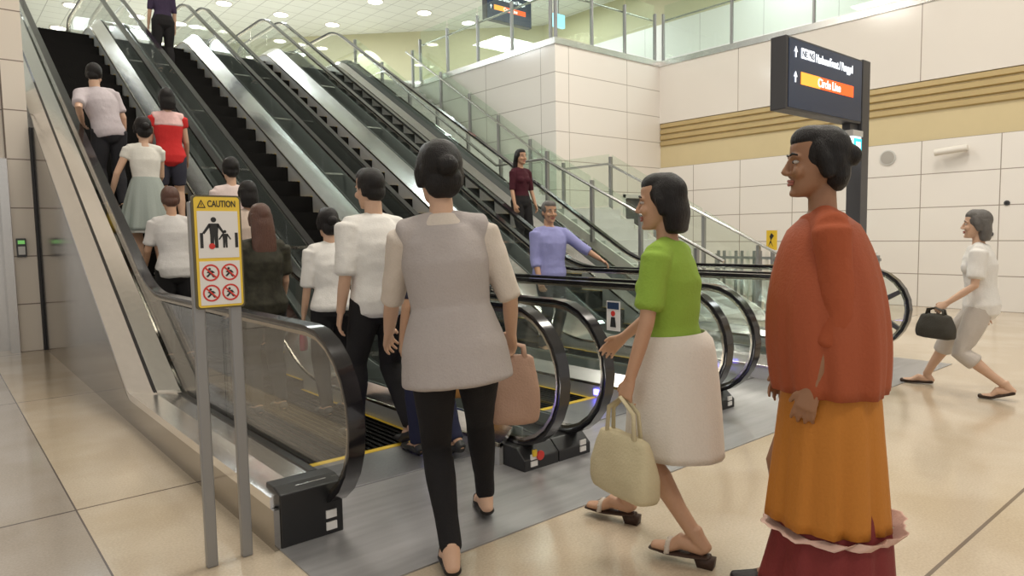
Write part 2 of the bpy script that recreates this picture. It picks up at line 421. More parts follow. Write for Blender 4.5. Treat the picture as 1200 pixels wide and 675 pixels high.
for k in range(4):
    z = 3.27+k*.13
    lv.poly([(Xw+.04, -7, z), (Xw-.005, -7, z+.02), (Xw-.005, -7, z+.10), (Xw+.04, -7, z+.118)], (0, 16.86, 0))
struct(lv.build('trim_2', M['gold']))
struct(MB().box(Xw-.02, Xw+.5, -7, 9.9, 5.04, 5.16).build('trim_3', M['steel']))
bk = MB(); XB, YB = 9.56, 9.88
def wall_hole(x0, x1, y0, y1, z0, z1, hx0, hx1, hz):
    m = MB(); m.box(x0, hx0, y0, y1, z0, z1); m.box(hx1, x1, y0, y1, z0, z1); m.box(hx0, hx1, y0, y1, hz, z1); return m
struct(wall_hole(XB+.002, Xw+.5, YB, YB+.25, 0, 5.04, 11.55, 12.45, 2.17).build('wall_back', M['tile_b']))
struct(MB().box(XB, XB+.25, YB+.002, 15.0, 0, 5.04).build('wall_stairwell', M['tile_bl']))
struct(MB().box(XB-.02, Xw-.02, YB-.02, YB+.2, 5.04, 5.16).build('trim_4', M['steel']))
struct(MB().box(XB-.02, XB+.2, YB+.2, 15.0, 5.04, 5.16).build('trim_5', M['steel']))
dr = MB(); dr.box(11.63, 12.37, YB+.10, YB+.14, 0, 2.09); d = struct(dr.build('door_1', M['dgrey']))
fr = MB(); fr.box(11.55, 11.63, YB-.015, YB+.15, 0, 2.17); fr.box(12.37, 12.45, YB-.015, YB+.15, 0, 2.17); fr.box(11.55, 12.45, YB-.015, YB+.15, 2.09, 2.17)
fr.build('door_frame', M['lgrey'], d, bevel=.004)
MB().box(11.72, 11.74, YB+.04, YB+.10, .95, 1.15).build('door_handle', M['steel'], d, bevel=.004)
# left column wall with lift jamb
struct(MB().box(.79, 1.03, 10.34, 11.0, 0, 8.1).build('wall_left_return', M['tile_l']))
struct(MB().box(-7, .79, 10.40, 11.0, 2.36, 8.1).build('wall_left', M['tile_l']))
struct(MB().box(.70, .79, 10.30, 10.7, 0, 2.36).build('trim_6', M['steel']))
struct(MB().box(-.9, .70, 10.62, 10.7, 0, 2.36).build('door_2', M['steel']))
struct(MB().box(-7, -.9, 10.40, 11.0, 0, 2.36).build('wall_left_lower', M['tile_l']))
struct(MB().box(1.033, 1.058, 10.3, 11.0, 0, 2.75).build('wall_gap_dark', M['black']))  # black filler painting the shade of the gap between wall and escalator
# upper level
struct(MB().box(-7, XB+.25, 15.0, 34, 4.7, 5.085).build('floor_upper', M['upfloor']))
struct(MB().box(XB+.2, 17, YB+.2, 34, 4.75, 5.085).build('floor_upper_right', M['upfloor']))
struct(MB().box(Xw+.4, 17, -7, YB+.2, 4.75, 5.085).build('floor_upper_side', M['upfloor']))
M['ceil'] = grid_mat('ceiling_tiles', (.74, .75, .71), (.45, .45, .43), (0, 1), (.6, .6), (0, 0), .02, .7, .03)
struct(MB().box(-8, 18, -8, 36, 8.1, 8.3).build('ceiling', M['ceil']))
M['olive'] = plain('olive_wall', (.57, .55, .36), .5, 0, (3, .01), .04)
M['upwhite'] = grid_mat('upper_white_panel', (.80, .82, .78), (.5, .5, .48), (0, 1), (1.8, 1.8), (0, 0), .015, .3, .02)
def wall_seg(x0, y0, x1, y1, z0, z1, th=.3):
    a, b = Vector((x0, y0, 0)), Vector((x1, y1, 0)); n = Vector((-(b-a).y, (b-a).x, 0)).normalized()*th
    return MB().poly([a+Vector((0,0,z0)), b+Vector((0,0,z0)), b+n+Vector((0,0,z0)), a+n+Vector((0,0,z0))], (0, 0, z1-z0))
struct(wall_seg(15.75, 16.8, 1, 32, 6.5, 8.1, -.3).build('wall_far', M['olive']))
struct(wall_seg(15.70, 16.75, .95, 31.95, 5.085, 6.5, -.3).build('wall_far_lower', M['upwhite']))
struct(wall_seg(15.75, -7, 15.75, 17.2, 7.0, 8.1, -.3).build('wall_upper_side', M['olive']))
struct(wall_seg(15.70, -7, 15.70, 17.2, 5.085, 7.0, -.3).build('wall_upper_side_lower', M['upwhite']))
rc = Vector((15.75-1, 16.8+1.031, 0))
t0 = Vector((15.70-14.75*.42, 16.75+15.2*.42, 0)); dv = Vector((-14.75, 15.2, 0)).normalized(); nv = Vector((-dv.y, dv.x, 0))
if nv.y > 0: nv = -nv
# louvred grille on the far upper wall
gr = empty('wall_grille', tuple(t0+nv*.02+Vector((0,0,5.7))), 'grey louvred grille set in the far upper wall', 'grille')
pf = MB(); pf.poly([t0+nv*.02+Vector((0,0,5.75)), t0+dv*1.6+nv*.02+Vector((0,0,5.75)), t0+dv*1.6+nv*.02+Vector((0,0,6.6)), t0+nv*.02+Vector((0,0,6.6))], nv*.05).build('frame', M['lgrey'], gr)
sl = MB()
for k in range(6): sl.poly([t0+dv*.08+nv*.07+Vector((0,0,5.8+k*.125)), t0+dv*1.52+nv*.07+Vector((0,0,5.8+k*.125)), t0+dv*1.52+nv*.07+Vector((0,0,5.87+k*.125)), t0+dv*.08+nv*.07+Vector((0,0,5.87+k*.125))], nv*.03)
sl.build('slats', M['post'], gr)

# balcony railings: posts, glass, rail
def railing(name, a, b, label, n, h=1.05, group='glass balcony railings'):
    a, b = Vector(a), Vector(b)
    e = empty(name, tuple(a), label, 'railing', group)
    d = (b-a).normalized(); nn = Vector((-d.y, d.x, 0))
    for i in range(n+1):
        p = a+(b-a)*(i/n)
        q = MB(); q.poly([p-d*.02-nn*.035, p+d*.02-nn*.035, p+d*.02+nn*.035, p-d*.02+nn*.035], (0, 0, h)); q.build('post', M['post'], e, bevel=.004)
        if i < n:
            p0 = p+d*.03; p1 = a+(b-a)*((i+1)/n)-d*.03
            MB().poly([p0-nn*.006+Vector((0,0,.06)), p1-nn*.006+Vector((0,0,.06)), p1+nn*.006+Vector((0,0,.06)), p0+nn*.006+Vector((0,0,.06))], (0, 0, h+.12)).build('glass_panel', M['glass_rail'], e)
    MB().tube([a+nn*.07+Vector((0,0,h-.13)), b+nn*.07+Vector((0,0,h-.13))], [.022, .022], 12, .2).build('handrail', M['steel'], e, 40)
    return e
railing('balcony_railing', (Xw+.1, 9.85, 5.16), (Xw+.1, -4.0, 5.16), 'glass balcony railing above the long cream wall on the right', 8)
railing('balcony_railing', (XB+.1, YB+.08, 5.16), (Xw-.07, YB+.08, 5.16), 'glass balcony railing above the white tiled block facing the hall', 3)
railing('balcony_railing', (XB+.1, 14.8, 5.16), (XB+.1, YB+.22, 5.16), 'glass balcony railing running back along the stairwell side', 4)

# ------------------------------------------------------------------ stairs
LZ = 1.75
stc = empty('staircase', (8.65, 5.3, 0), 'straight staircase with a landing between the rightmost escalator and the tiled block', 'staircase')
ms = MB(); rise = LZ/10; run = .3
for k in range(10): ms.box(7.95, 9.35, 5.35+k*run, 5.35+(k+1)*run+.02, k*rise-.2 if k else 0, (k+1)*rise)
ms.build('lower_flight', M['lgrey'], stc)
MB().box(7.95, 9.35, 8.35, 9.6, LZ-.25, LZ).build('landing', M['lgrey'], stc)
ms = MB(); n2 = 19; r2 = (5.085-LZ)/n2; run2 = 5.4/n2
for k in range(n2): ms.box(7.95, 9.35, 9.6+k*run2, 9.6+(k+1)*run2+.02, LZ+k*r2-.2, LZ+(k+1)*r2)
ms.build('upper_flight', M['lgrey'], stc)
M['stringer'] = plain('pale_stair_side', (.66, .66, .60), .35)
ms = MB(); ms.poly([(7.92, 5.25, 0), (7.92, 5.35, .18), (7.92, 8.35, LZ+.06), (7.92, 9.6, LZ+.06), (7.92, 15.0, 5.14), (7.92, 15.0, 0)], (.03, 0, 0)); ms.build('stringer', M['stringer'], stc)
ms = MB(); ms.poly([(9.35, 5.25, 0), (9.35, 5.35, .18), (9.35, 8.35, LZ+.06), (9.35, 9.6, LZ+.06), (9.35, 15.0, 5.14), (9.35, 15.0, 4.5), (9.35, 9.6, LZ-.5), (9.35, 8.35, LZ-.5), (9.35, 5.5, 0)], (.03, 0, 0)); ms.build('stringer', M['stringer'], stc)
def stair_rail(x, label, upper):
    e = empty('stair_railing', (x, 5.4, 0), label, 'railing', 'glass stair railings')
    P = [(5.35, .12), (8.35, LZ), (9.6, LZ), (15.0, 5.085)]
    def z(y):
        for (a, b), (c, d_) in zip(P, P[1:]):
            if a <= y <= c: return b+(d_-b)*(y-a)/(c-a)
        return P[-1][1]
    ys = [5.45, 6.4, 7.35, 8.35, 9.55] + ([10.5, 11.5, 12.5, 13.6, 14.8] if upper else [10.5, 11.5, 12.5, 13.6, 14.8])
    for y in ys: MB().box(x-.03, x+.03, y-.025, y+.025, z(y), z(y)+.95).build('post', M['post'], e, bevel=.004)
    for a, b in zip(ys, ys[1:]):
        a2, b2 = a+.03, b-.03
        MB().poly([(x-.005, a2, z(a2)+.08), (x-.005, b2, z(b2)+.08), (x-.005, b2, z(b2)+1.0), (x-.005, a2, z(a2)+1.0)], (.01, 0, 0)).build('glass_panel', M['glass_rail'], e)
    pts = [(x-.06, y, zz+.82) for y, zz in P]
    pts[0] = (x-.06, 5.0, .95)
    MB().tube(pts, [.024]*len(pts), 12, .3).build('handrail', M['steel'], e, 40)
stair_rail(7.87, 'glass stair railing on the escalator side of the staircase', True)
stair_rail(9.43, 'glass stair railing beside the tiled block, level over the landing', True)

# picket barrier and yellow notice beyond the escalators
pk = empty('picket_barrier', (9.75, 5.2, 0), 'low barrier of upright pickets behind the rightmost handrail near the stairs', 'barrier')
for k in range(24):
    y = 3.9+k*.105
    b = MB(); b.box(9.74, 9.77, y, y+.045, .1, 1.03); b.build('picket', M['post'] if k % 3 else M['offwhite'], pk, bevel=.004)
MB().box(9.73, 9.78, 3.85, 6.4, .9, .94).build('rail', M['post'], pk); MB().box(9.73, 9.78, 3.85, 6.4, .06, .12).build('rail', M['post'], pk)
for y in (3.9, 6.36): MB().box(9.725, 9.785, y-.03, y+.03, 0, .98).build('post', M['post'], pk)
yn = empty('warning_post', (9.55, 5.3, 0), 'small yellow notice with a black figure near the foot of the stairs', 'sign')
MB().tube([(9.55, 5.3, 0), (9.55, 5.3, 1.1)], [.02, .02], 12, .2).build('post', M['post'], yn, 40)
yb = MB().box(9.53, 9.55, 5.22, 5.38, 1.05, 1.34).build('board', M['yellow'], yn)
MB().poly([(9.529, 5.27, 1.1), (9.529, 5.31, 1.19), (9.529, 5.26, 1.26), (9.529, 5.30, 1.3), (9.529, 5.33, 1.25), (9.529, 5.31, 1.2), (9.529, 5.35, 1.1), (9.529, 5.31, 1.16)], (-.004, 0, 0)).build('pictogram', M['ink'], yb)

# ------------------------------------------------------------------ wall fittings
def disc(c, ax, r, d, n=24):
    c = Vector(c)
    if ax == 'x': return MB().poly([(c.x, c.y+r*math.cos(2*PI*i/n), c.z+r*math.sin(2*PI*i/n)) for i in range(n)], (d, 0, 0))
    return MB().poly([(c.x+r*math.cos(2*PI*i/n), c.y+r*math.sin(2*PI*i/n), c.z) for i in range(n)], (0, 0, d))
sp_ = empty('wall_speaker', (Xw, 4.98, 2.56), 'round grey speaker grille on the white tiles under the tan band', 'speaker')
disc((Xw-.02, 4.98, 2.56), 'x', .13, .02).build('rim', M['lgrey'], sp_); disc((Xw-.026, 4.98, 2.56), 'x', .11, .008).build('grille', plain('speaker_mesh', (.42, .4, .37), .6, 0, (200, .6)), sp_)
cc = empty('security_camera', (Xw, 6.1, 2.4), 'small white wall camera with a black lens behind the person in rust red', 'camera')
MB().tube([(Xw, 6.1, 2.45), (Xw-.12, 6.1, 2.43)], [.03, .025], 12).build('bracket', M['offwhite'], cc, 40)
MB().tube([(Xw-.08, 6.14, 2.42), (Xw-.3, 6.04, 2.36)], [.055, .055], 14, .2).build('housing', M['offwhite'], cc, 40)
MB().tube([(Xw-.29, 6.045, 2.363), (Xw-.33, 6.03, 2.35)], [.045, .045], 14, .2).build('lens', M['black'], cc, 40)
wb = empty('wall_beam_sensor', (Xw, 3.9, 2.56), 'long white tubular fitting sticking out of the tiles right of the round speaker', 'sensor')
MB().tube([(Xw, 3.8, 2.6), (Xw-.1, 3.84, 2.58)], [.03, .03], 12).build('bracket', M['offwhite'], wb, 40)
MB().tube([(Xw-.1, 3.75, 2.60), (Xw-.16, 4.2, 2.56)], [.055, .055], 14, .2).build('tube', M['offwhite'], wb, 40)
for k, (y, z, lab) in enumerate(((3.22, 1.70, 'small dark round lock in the tiles, the higher of two at the right edge'), (3.42, 1.22, 'small dark round lock in the tiles, the lower of two at the right edge'))):
    o = empty('wall_lock', (Xw, y, z), lab, 'lock', 'wall locks'); disc((Xw-.015, y, z), 'x', .04, .015).build('plate', M['dgrey'], o); disc((Xw-.022, y, z), 'x', .018, .008).build('core', M['black'], o)
rd = empty('wall_mount_card_reader', (.875, 10.34, 1.18), 'small grey card reader with a greenish screen on the left tiled wall', 'card reader')
MB().box(.825, .925, 10.30, 10.34, 1.17, 1.40).build('body', M['dgrey'], rd, bevel=.008)
MB().box(.84, .91, 10.295, 10.30, 1.33, 1.375).build('screen', emit('green_screen', (.2, .55, .15), .5), rd)
MB().box(.84, .91, 10.293, 10.30, 1.2, 1.30).build('keypad', M['lgrey'], rd)

# ------------------------------------------------------------------ signs
def sign_box(name, x0, x1, y0, y1, z0, z1, label, lines):
    e = empty(name, ((x0+x1)/2, y1, z0), label, 'sign')
    MB().box(x0, x1, y0, y1, z0, z1).build('casing', M['dgrey'], e, bevel=.006)
    fc = MB().box(x0+.03, x1-.01, y0-.004, y0+.002, z0+.015, z1-.015).build('face', M['navy'], e)
    W, Hh = x1-x0, z1-z0; yf = y0-.006
    def arrow(xc, zc, s):
        MB().poly([(xc-s*.15, yf, zc-s), (xc-s*.15, yf, zc), (xc-s*.6, yf, zc), (xc, yf, zc+s), (xc+s*.6, yf, zc), (xc+s*.15, yf, zc), (xc+s*.15, yf, zc-s)], (0, -.003, 0)).build('arrow', M['glow_white'], e)
    zz = z0+Hh*.80
    arrow(x0+W*.10, zz, Hh*.075)
    for q, c in ((0, 'NE'), (1, 'NS')):
        bx0 = x0+W*.165+q*W*.085
        bb = MB().box(bx0, bx0+W*.075, yf-.003, yf, zz-Hh*.065, zz+Hh*.075).build('line_box', M['glow_white'], e)
        text('line_code', c, Hh*.12, M['navy'], e, (bx0+W*.0375, yf-.004, zz-Hh*.04), align='CENTER', depth=.001)
    text('lettering', 'HarbourFront / Punggol', Hh*.17, M['glow_white'], e, (x0+W*.345, yf, zz-Hh*.06), width=W*.50, depth=.0015)
    zz = z0+Hh*.46
    arrow(x0+W*.10, zz, Hh*.075)
    MB().box(x0+W*.165, x0+W*.40, yf-.003, yf, zz-Hh*.085, zz+Hh*.085).build('orange_bar', M['glow_orange'], e)
    MB().box(x0+W*.655, x0+W*.86, yf-.003, yf, zz-Hh*.085, zz+Hh*.085).build('red_bar', M['glow_red'], e)
    MB().box(x0+W*.40, x0+W*.655, yf-.002, yf, zz-Hh*.085, zz+Hh*.085).build('red_bar', M['glow_red'], e)
    text('lettering', 'Circle Line', Hh*.17, M['glow_white'], e, (x0+W*.37, yf-.004, zz-Hh*.055), width=W*.30, depth=.0015)
    return e
SY = 2.3
ds = sign_box('direction_sign', 4.29, 5.41, SY, SY+.11, 2.13, 2.60, 'navy illuminated direction sign with arrows on a dark pole, in front of the tan band', 1)
MB().box(5.43, 5.56, SY+.0, SY+.11, 0, 2.61).build('pole', M['dgrey'], ds, bevel=.006)
MB().box(5.37, 5.63, SY-.07, SY+.18, 0, .02).build('base_plate', M['dgrey'], ds, bevel=.004)
MB().box(5.30, 5.45, SY+.03, SY+.09, 2.08, 2.14).build('bracket', M['dgrey'], ds)
xs = empty('lift_sign', (5.34, SY+.03, 1.85), 'small glowing blue-green lift sign fixed to the dark pole', 'sign')
MB().box(5.24, 5.41, SY-.02, SY+.09, 2.03, 2.075).build('top_cap', M['lgrey'], xs, bevel=.004)
MB().box(5.25, 5.40, SY-.01, SY+.08, 1.87, 2.03).build('light_box', M['glow_white'], xs, bevel=.003)
MB().box(5.272, 5.395, SY-.016, SY-.01, 1.885, 2.015).build('face', M['glow_teal'], xs)
MB().box(5.30, 5.365, SY-.021, SY-.016, 1.905, 1.99).build('pictogram', M['glow_white'], xs)
us = sign_box('direction_sign', 10.35, 11.78, 13.0, 13.15, 6.42, 7.08, 'navy illuminated direction sign hanging over the upper level balcony', 1)
for x in (10.6, 11.5): MB().box(x, x+.04, 13.05, 13.09, 7.08, 8.1).build('hanger', M['post'], us)
ul = empty('lift_sign', (13.2, 14.2, 6.4), 'small pale blue glowing sign hanging on the upper level right of the navy sign', 'sign')
MB().box(12.75, 13.15, 13.2, 13.3, 6.72, 7.05).build('light_box', emit('pale_blue_glow', (.35, .75, .9), 1.0), ul); MB().box(12.93, 12.96, 13.23, 13.26, 7.05, 8.1).build('hanger', M['post'], ul)

# caution sign in front of the leftmost escalator
cs = empty('caution_sign', (.885, 2.9, 0), 'yellow and white caution sign on two grey posts beside the leftmost escalator', 'sign')
for x in (.815, .958): MB().box(x-.0215, x+.0215, 2.9, 2.935, 0, 1.50).build('post', M['post'], cs, bevel=.005)
def rrect(x0, x1, z0, z1, r, y, d):
    pts = []
    for cx, cz, a0 in ((x1-r, z1-r, 0), (x0+r, z1-r, 90), (x0+r, z0+r, 180), (x1-r, z0+r, 270)):
        for k in range(6): a = R(a0+k*18); pts.append((cx+r*math.cos(a), y, cz+r*math.sin(a)))
    return MB().poly(pts, (0, d, 0))
x0, x1, z0, z1 = .80, .99, 1.07, 1.525
rrect(x0, x1, z0, z1, .015, 2.9, -.014).build('frame', plain('dark_sign_edge', (.12, .10, .05), .4), cs)
rrect(x0+.007, x1-.007, z0+.007, z1-.007, .012, 2.886, -.003).build('yellow_board', plain('sign_yellow', (.86, .60, .06), .4), cs)
def ppl(pts): return [(x0+.0175+a*(x1-x0-.035), 2.8805, b) for a, b in pts]
MB().box(x0+.0165, x1-.0165, 2.8805, 2.883, 1.275, 1.462).build('upper_panel', M['white'], cs)
MB().box(x0+.0165, x1-.0165, 2.8805, 2.883, 1.086, 1.262).build('lower_panel', M['white'], cs)
text('lettering', 'CAUTION', .036, M['ink'], cs, (x0+.058, 2.882, 1.479), width=.108, depth=.001)
tri = MB().poly([(x0+.018, 2.8825, 1.474), (x0+.052, 2.8825, 1.474), (x0+.035, 2.8825, 1.507)], (0, -.001, 0)).build('warning_triangle', M['ink'], cs)
MB().poly([(x0+.024, 2.8813, 1.478), (x0+.046, 2.8813, 1.478), (x0+.035, 2.8813, 1.499)], (0, -.001, 0)).build('triangle_fill', M['yellow'], tri)
MB().box(x0+.0335, x0+.0365, 2.8796, 2.8802, 1.483, 1.493).build('exclamation_mark', M['ink'], tri)
def stick(name, cx, cz, hh, mat=None, arms=True):
    m = MB(); y = 2.8802; r = hh*.085
    m.poly([(cx+r*math.cos(2*PI*i/14), y, cz+hh*.9+r*math.sin(2*PI*i/14)) for i in range(14)], (0, -.001, 0))
    m.poly([(cx-hh*.15, y, cz+hh*.78), (cx+hh*.15, y, cz+hh*.78), (cx+hh*.12, y, cz+hh*.42), (cx+hh*.12, y, cz), (cx+hh*.02, y, cz), (cx, y, cz+hh*.38), (cx-hh*.02, y, cz), (cx-hh*.12, y, cz), (cx-hh*.12, y, cz+hh*.42)], (0, -.001, 0))
    m.poly([(cx-hh*.15, y, cz+hh*.78), (cx-hh*.10, y, cz+hh*.70), (cx-hh*.30, y, cz+hh*.44), (cx-hh*.36, y, cz+hh*.48)], (0, -.001, 0))
    m.poly([(cx+hh*.15, y, cz+hh*.78), (cx+hh*.10, y, cz+hh*.70), (cx+hh*.28, y, cz+hh*.44), (cx+hh*.33, y, cz+hh*.48)], (0, -.001, 0))
    return m.build(name, mat or M['ink'], cs)
stick('adult_pictogram', x0+.078, 1.315, .125); stick('child_pictogram', x0+.12, 1.315, .072)
for xx in (.030, .165):
    MB().box(x0+xx-.006, x0+xx+.006, 2.8795, 2.8802, 1.315, 1.375).build('handrail_pictogram', M['ink'], cs)
MB().poly([(x0+.068+.012*math.cos(2*PI*i/14), 2.8788, 1.322+.012*math.sin(2*PI*i/14)) for i in range(14)], (0, -.0006, 0)).build('red_mark', M['red'], cs)
for i, (xx, zz) in enumerate(((.058, 1.216), (.132, 1.216), (.058, 1.134), (.132, 1.134))):
    cx = x0+xx; y = 2.8802; ro, ri = .034, .0275
    m = MB(); N = 28
    vs = []; fs = []
    for k in range(N):
        a = 2*PI*k/N
        for r in (ro, ri):
            for yy in (y, y-.0012): vs.append((cx+r*math.cos(a), yy, zz+r*math.sin(a)))
    for k in range(N):
        a = k*4; b = ((k+1) % N)*4
        fs += [(a, b, b+1, a+1), (a+2, a+3, b+3, b+2), (a+1, b+1, b+3, a+3), (a, a+2, b+2, b)]
    m.add(vs, fs)
    c_, s_ = math.cos(R(135)), math.sin(R(135)); u = Vector((c_, 0, s_)); v = Vector((-s_, 0, c_)); c0 = Vector((cx, y, zz))
    m.poly([c0+u*.03+v*.003, c0-u*.03+v*.003, c0-u*.03-v*.003, c0+u*.03-v*.003], (0, -.0016, 0))
    sy = m.build('prohibition_symbol', M['red'], cs)
    fm = MB(); rr = random.Random(i)
    fm.poly([(cx-.004+.005*math.cos(2*PI*k/12), y+.0004, zz+.015+.005*math.sin(2*PI*k/12)) for k in range(12)], (0, -.001, 0))
    fm.poly([(cx-.008, y, zz+.009), (cx+.006, y, zz+.009), (cx+.016, y, zz+.0-.004*(i % 2)), (cx+.006, y, zz-.002), (cx+.015, y, zz-.019), (cx+.008, y, zz-.019), (cx, y, zz-.006), (cx-.012, y, zz-.018), (cx-.018, y, zz-.014), (cx-.006, y, zz-.002), (cx-.016, y, zz+.003*(i//2))], (0, -.001, 0))
    fm.build('figure', M['ink'], sy)

# ------------------------------------------------------------------ ceiling lights
def ceiling_light(x, y, label, first=[None]):
    if first[0] is None:
        e = empty('ceiling_light', (x, y, 8.1), label, 'ceiling light', 'round downlights in the ceiling')
        disc((x, y, 8.075), 'z', .24, .03).build('trim_ring', M['offwhite'], e); disc((x, y, 8.068), 'z', .2, .01).build('diffuser', M['lamp'], e); first[0] = e
        return e
    r = first[0].copy(); COL.objects.link(r); r.location = (x, y, 8.1); r['label'] = label
    for ch in first[0].children:
        c = ch.copy(); COL.objects.link(c); c.parent = r
    return r
LIGHTS = []
for j, y in enumerate((12.5, 15.25, 18.0, 20.75, 23.5, 26.2)):
    for k in range(-6, 4):
        x = 10.26+1.67*k
        lim = 15.75-(y-16.8)*14.75/15.2-.8 if y > 16.8 else 15.2
        if x < lim and x > 1.2 and not (y < 14 and x < 9): LIGHTS.append((x, y, j, k))
def px(x, y, z):
    c = CAM.transposed() @ Vector((x, y, z-H)); return 600+c.x/-c.z*f_, 337.5-c.y/-c.z*f_
orow = ['first', 'second', 'third', 'fourth', 'fifth', 'sixth', 'seventh', 'eighth', 'ninth', 'tenth']
rows = {}
for x, y, j, k in LIGHTS:
    u_, v_ = px(x, y, 8.1)
    if -30 < u_ < 1230 and -25 < v_ < 140: rows.setdefault(y, []).append((u_, x))
for q, y in enumerate(sorted(rows, reverse=True)):
    for n_, (u_, x) in enumerate(sorted(rows[y])):
        ceiling_light(x, y, 'round white downlight, %s from the left in the %s row from the far wall' % (orow[n_], orow[q]))

# ------------------------------------------------------------------ people
def rotv(v, ax, a): return Matrix.Rotation(a, 3, ax) @ v
SMOOTH_BODY = [('REMESH', dict(mode='VOXEL', voxel_size=.0052)), ('SMOOTH', dict(factor=.5, iterations=3))]
tex = bpy.data.textures.new('folds', 'CLOUDS'); tex.noise_scale = .13; tex.noise_depth = 2
def cloth_mods(vox=.009, it=6, fold=.014):
    m = [('REMESH', dict(mode='VOXEL', voxel_size=vox)), ('SMOOTH', dict(factor=.5, iterations=it))]
    if fold: m.append(('DISPLACE', dict(texture=tex, strength=fold, mid_level=.5, texture_coords='LOCAL')))
    return m
def ik(a, t, l1, l2, pole):
    a, t = Vector(a), Vector(t); d = t-a; L = min(d.length, (l1+l2)*.999); u = d.normalized()
    t = a+u*L
    c = (l1*l1+L*L-l2*l2)/(2*L); h = math.sqrt(max(0, l1*l1-c*c))
    p = Vector(pole); p = p-u*p.dot(u)
    p = p.normalized() if p.length > 1e-5 else Vector((0, 1, 0))
    return a+u*c+p*h, t
def person(label, loc, rz, h, fem=False, skin=0, lean=0, twist=0, feet=None, arms=None, head=(0, 0), hair='short', hairm=None,
           outfit=(), side=0, group=None, shoes=None, shoe_mat=None, fat=1.0, bias=.5):
    """faces local +Y; feet = {'L':(x,y,z,heel_pitch,turn),...}; arms = {'L':('fk',swing,abduct,bend)|('ik',(x,y,z),pole)}"""
    k = h/1.715
    sk = SKINS[skin]
    root = empty('person', loc, label, 'person', group, rz)
    root['_o'] = [0, 0, 0]          # parts below are authored in the figure's own frame
    feet = feet or {'L': (-.10, 0, 0, 0), 'R': (.10, .02, 0, 0)}
    wt = bias
    arms = arms or {'L': ('fk', 5, 8, 15), 'R': ('fk', 5, 8, 15)}
    V = Vector
    fj = {}
    for s, ft in feet.items():
        x, y, z, p = ft[:4]; tn = R(ft[4]) if len(ft) > 4 else 0
        f = V((math.sin(-tn), math.cos(tn), 0)); pr = R(p)
        ball = V((x, y, z+.028)) + f*.09
        ank = ball + f*(-.12*math.cos(pr)+.062*math.sin(pr)) + V((0, 0, .12*math.sin(pr)+.062*math.cos(pr)))
        fj[s] = dict(f=f, p=pr, ball=ball, ank=ank)
    cx, cy = (feet['L'][i]*wt+feet['R'][i]*(1-wt) for i in (0, 1))
    hw = .088 if not fem else .085
    u = V((math.sin(R(side)), math.sin(R(lean)), math.cos(R(lean)))).normalized()
    pz = .905
    for _ in range(60):
        P = V((cx, cy-.0-.05*math.sin(R(lean)), pz))
        if all((P+V((sx*hw, 0, -.03))-fj[s]['ank']).length < .81 for s, sx in (('L', -1), ('R', 1))): break
        pz -= .008
    rt = V((math.cos(R(twist)), math.sin(R(twist)), 0)); rt = (rt-u*rt.dot(u)).normalized(); fw = u.cross(rt)
    def T(t): return P+u*t
    sw = .178 if not fem else .155
    j = {}
    for s, sx in (('L', -1), ('R', 1)):
        hp = P+V((sx*hw, 0, -.03)); kn, an = ik(hp, fj[s]['ank'], .41, .405, fj[s]['f']+V((sx*.05, 0, 0)))
        sh = T(.455)+rt*sx*sw
        a = arms[s]
        if a[0] == 'fk':
            _, swg, ab, bd = a[:4]
            d1 = rt*sx*math.sin(R(ab)) + fw*math.sin(R(swg))*math.cos(R(ab)) - V((0,0,1))*math.cos(R(swg))*math.cos(R(ab))
            d2 = rt*sx*math.sin(R(ab*.4)) + fw*math.sin(R(swg+bd))*math.cos(R(ab*.4)) - V((0,0,1))*math.cos(R(swg+bd))*math.cos(R(ab*.4))
            el = sh+d1.normalized()*.285; wr = el+d2.normalized()*.245
        else:
            tg = V(a[1])
            if a[0] == 'rail': tg = (Matrix.Translation(loc) @ Matrix.Rotation(rz, 4, 'Z')).inverted() @ tg
            el, wr = ik(sh, tg/k, .285, .245, V(a[2]) if len(a) > 2 and a[2] else V((sx*.5, -.6, -.6)))
        j[s] = dict(hip=hp, knee=kn, ank=an, sh=sh, el=el, wr=wr, sx=sx, curl=(a[4] if a[0] == 'fk' and len(a) > 4 else 35))
    if fem: TR = [(-.13, .06, .06), (-.08, .145, .105), (0, .168, .118), (.07, .148, .102), (.15, .122, .09), (.26, .132, .10), (.34, .142, .11), (.42, .14, .088), (.47, .10, .068), (.515, .052, .054)]
    else: TR = [(-.13, .06, .06), (-.08, .14, .105), (0, .160, .115), (.07, .15, .108), (.15, .145, .104), (.26, .158, .112), (.34, .168, .116), (.42, .165, .095), (.47, .12, .072), (.52, .058, .058)]
    TR = [(t, a*fat, b*fat) for t, a, b in TR]
    def torso(m, t0, t1, e=0, scale=1):
        pts, rad = [], []
        for t, a, b in TR:
            if t0 <= t <= t1: pts.append(T(t)); rad.append(((a+e)*scale, (b+e)*scale))
        def itp(t):
            for (ta, aa, ba), (tb, ab_, bb) in zip(TR, TR[1:]):
                if ta <= t <= tb: q = (t-ta)/(tb-ta); return aa+(ab_-aa)*q+e, ba+(bb-ba)*q+e
            return TR[0][1]+e, TR[0][2]+e
        if not any(abs(t-t0) < 1e-6 for t, _, _ in TR): pts.insert(0, T(t0)); rad.insert(0, itp(t0))
        if not any(abs(t-t1) < 1e-6 for t, _, _ in TR) and t1 < TR[-1][0]: pts.append(T(t1)); rad.append(itp(t1))
        m.tube(pts, rad, 24, .25, ref=tuple(rt))
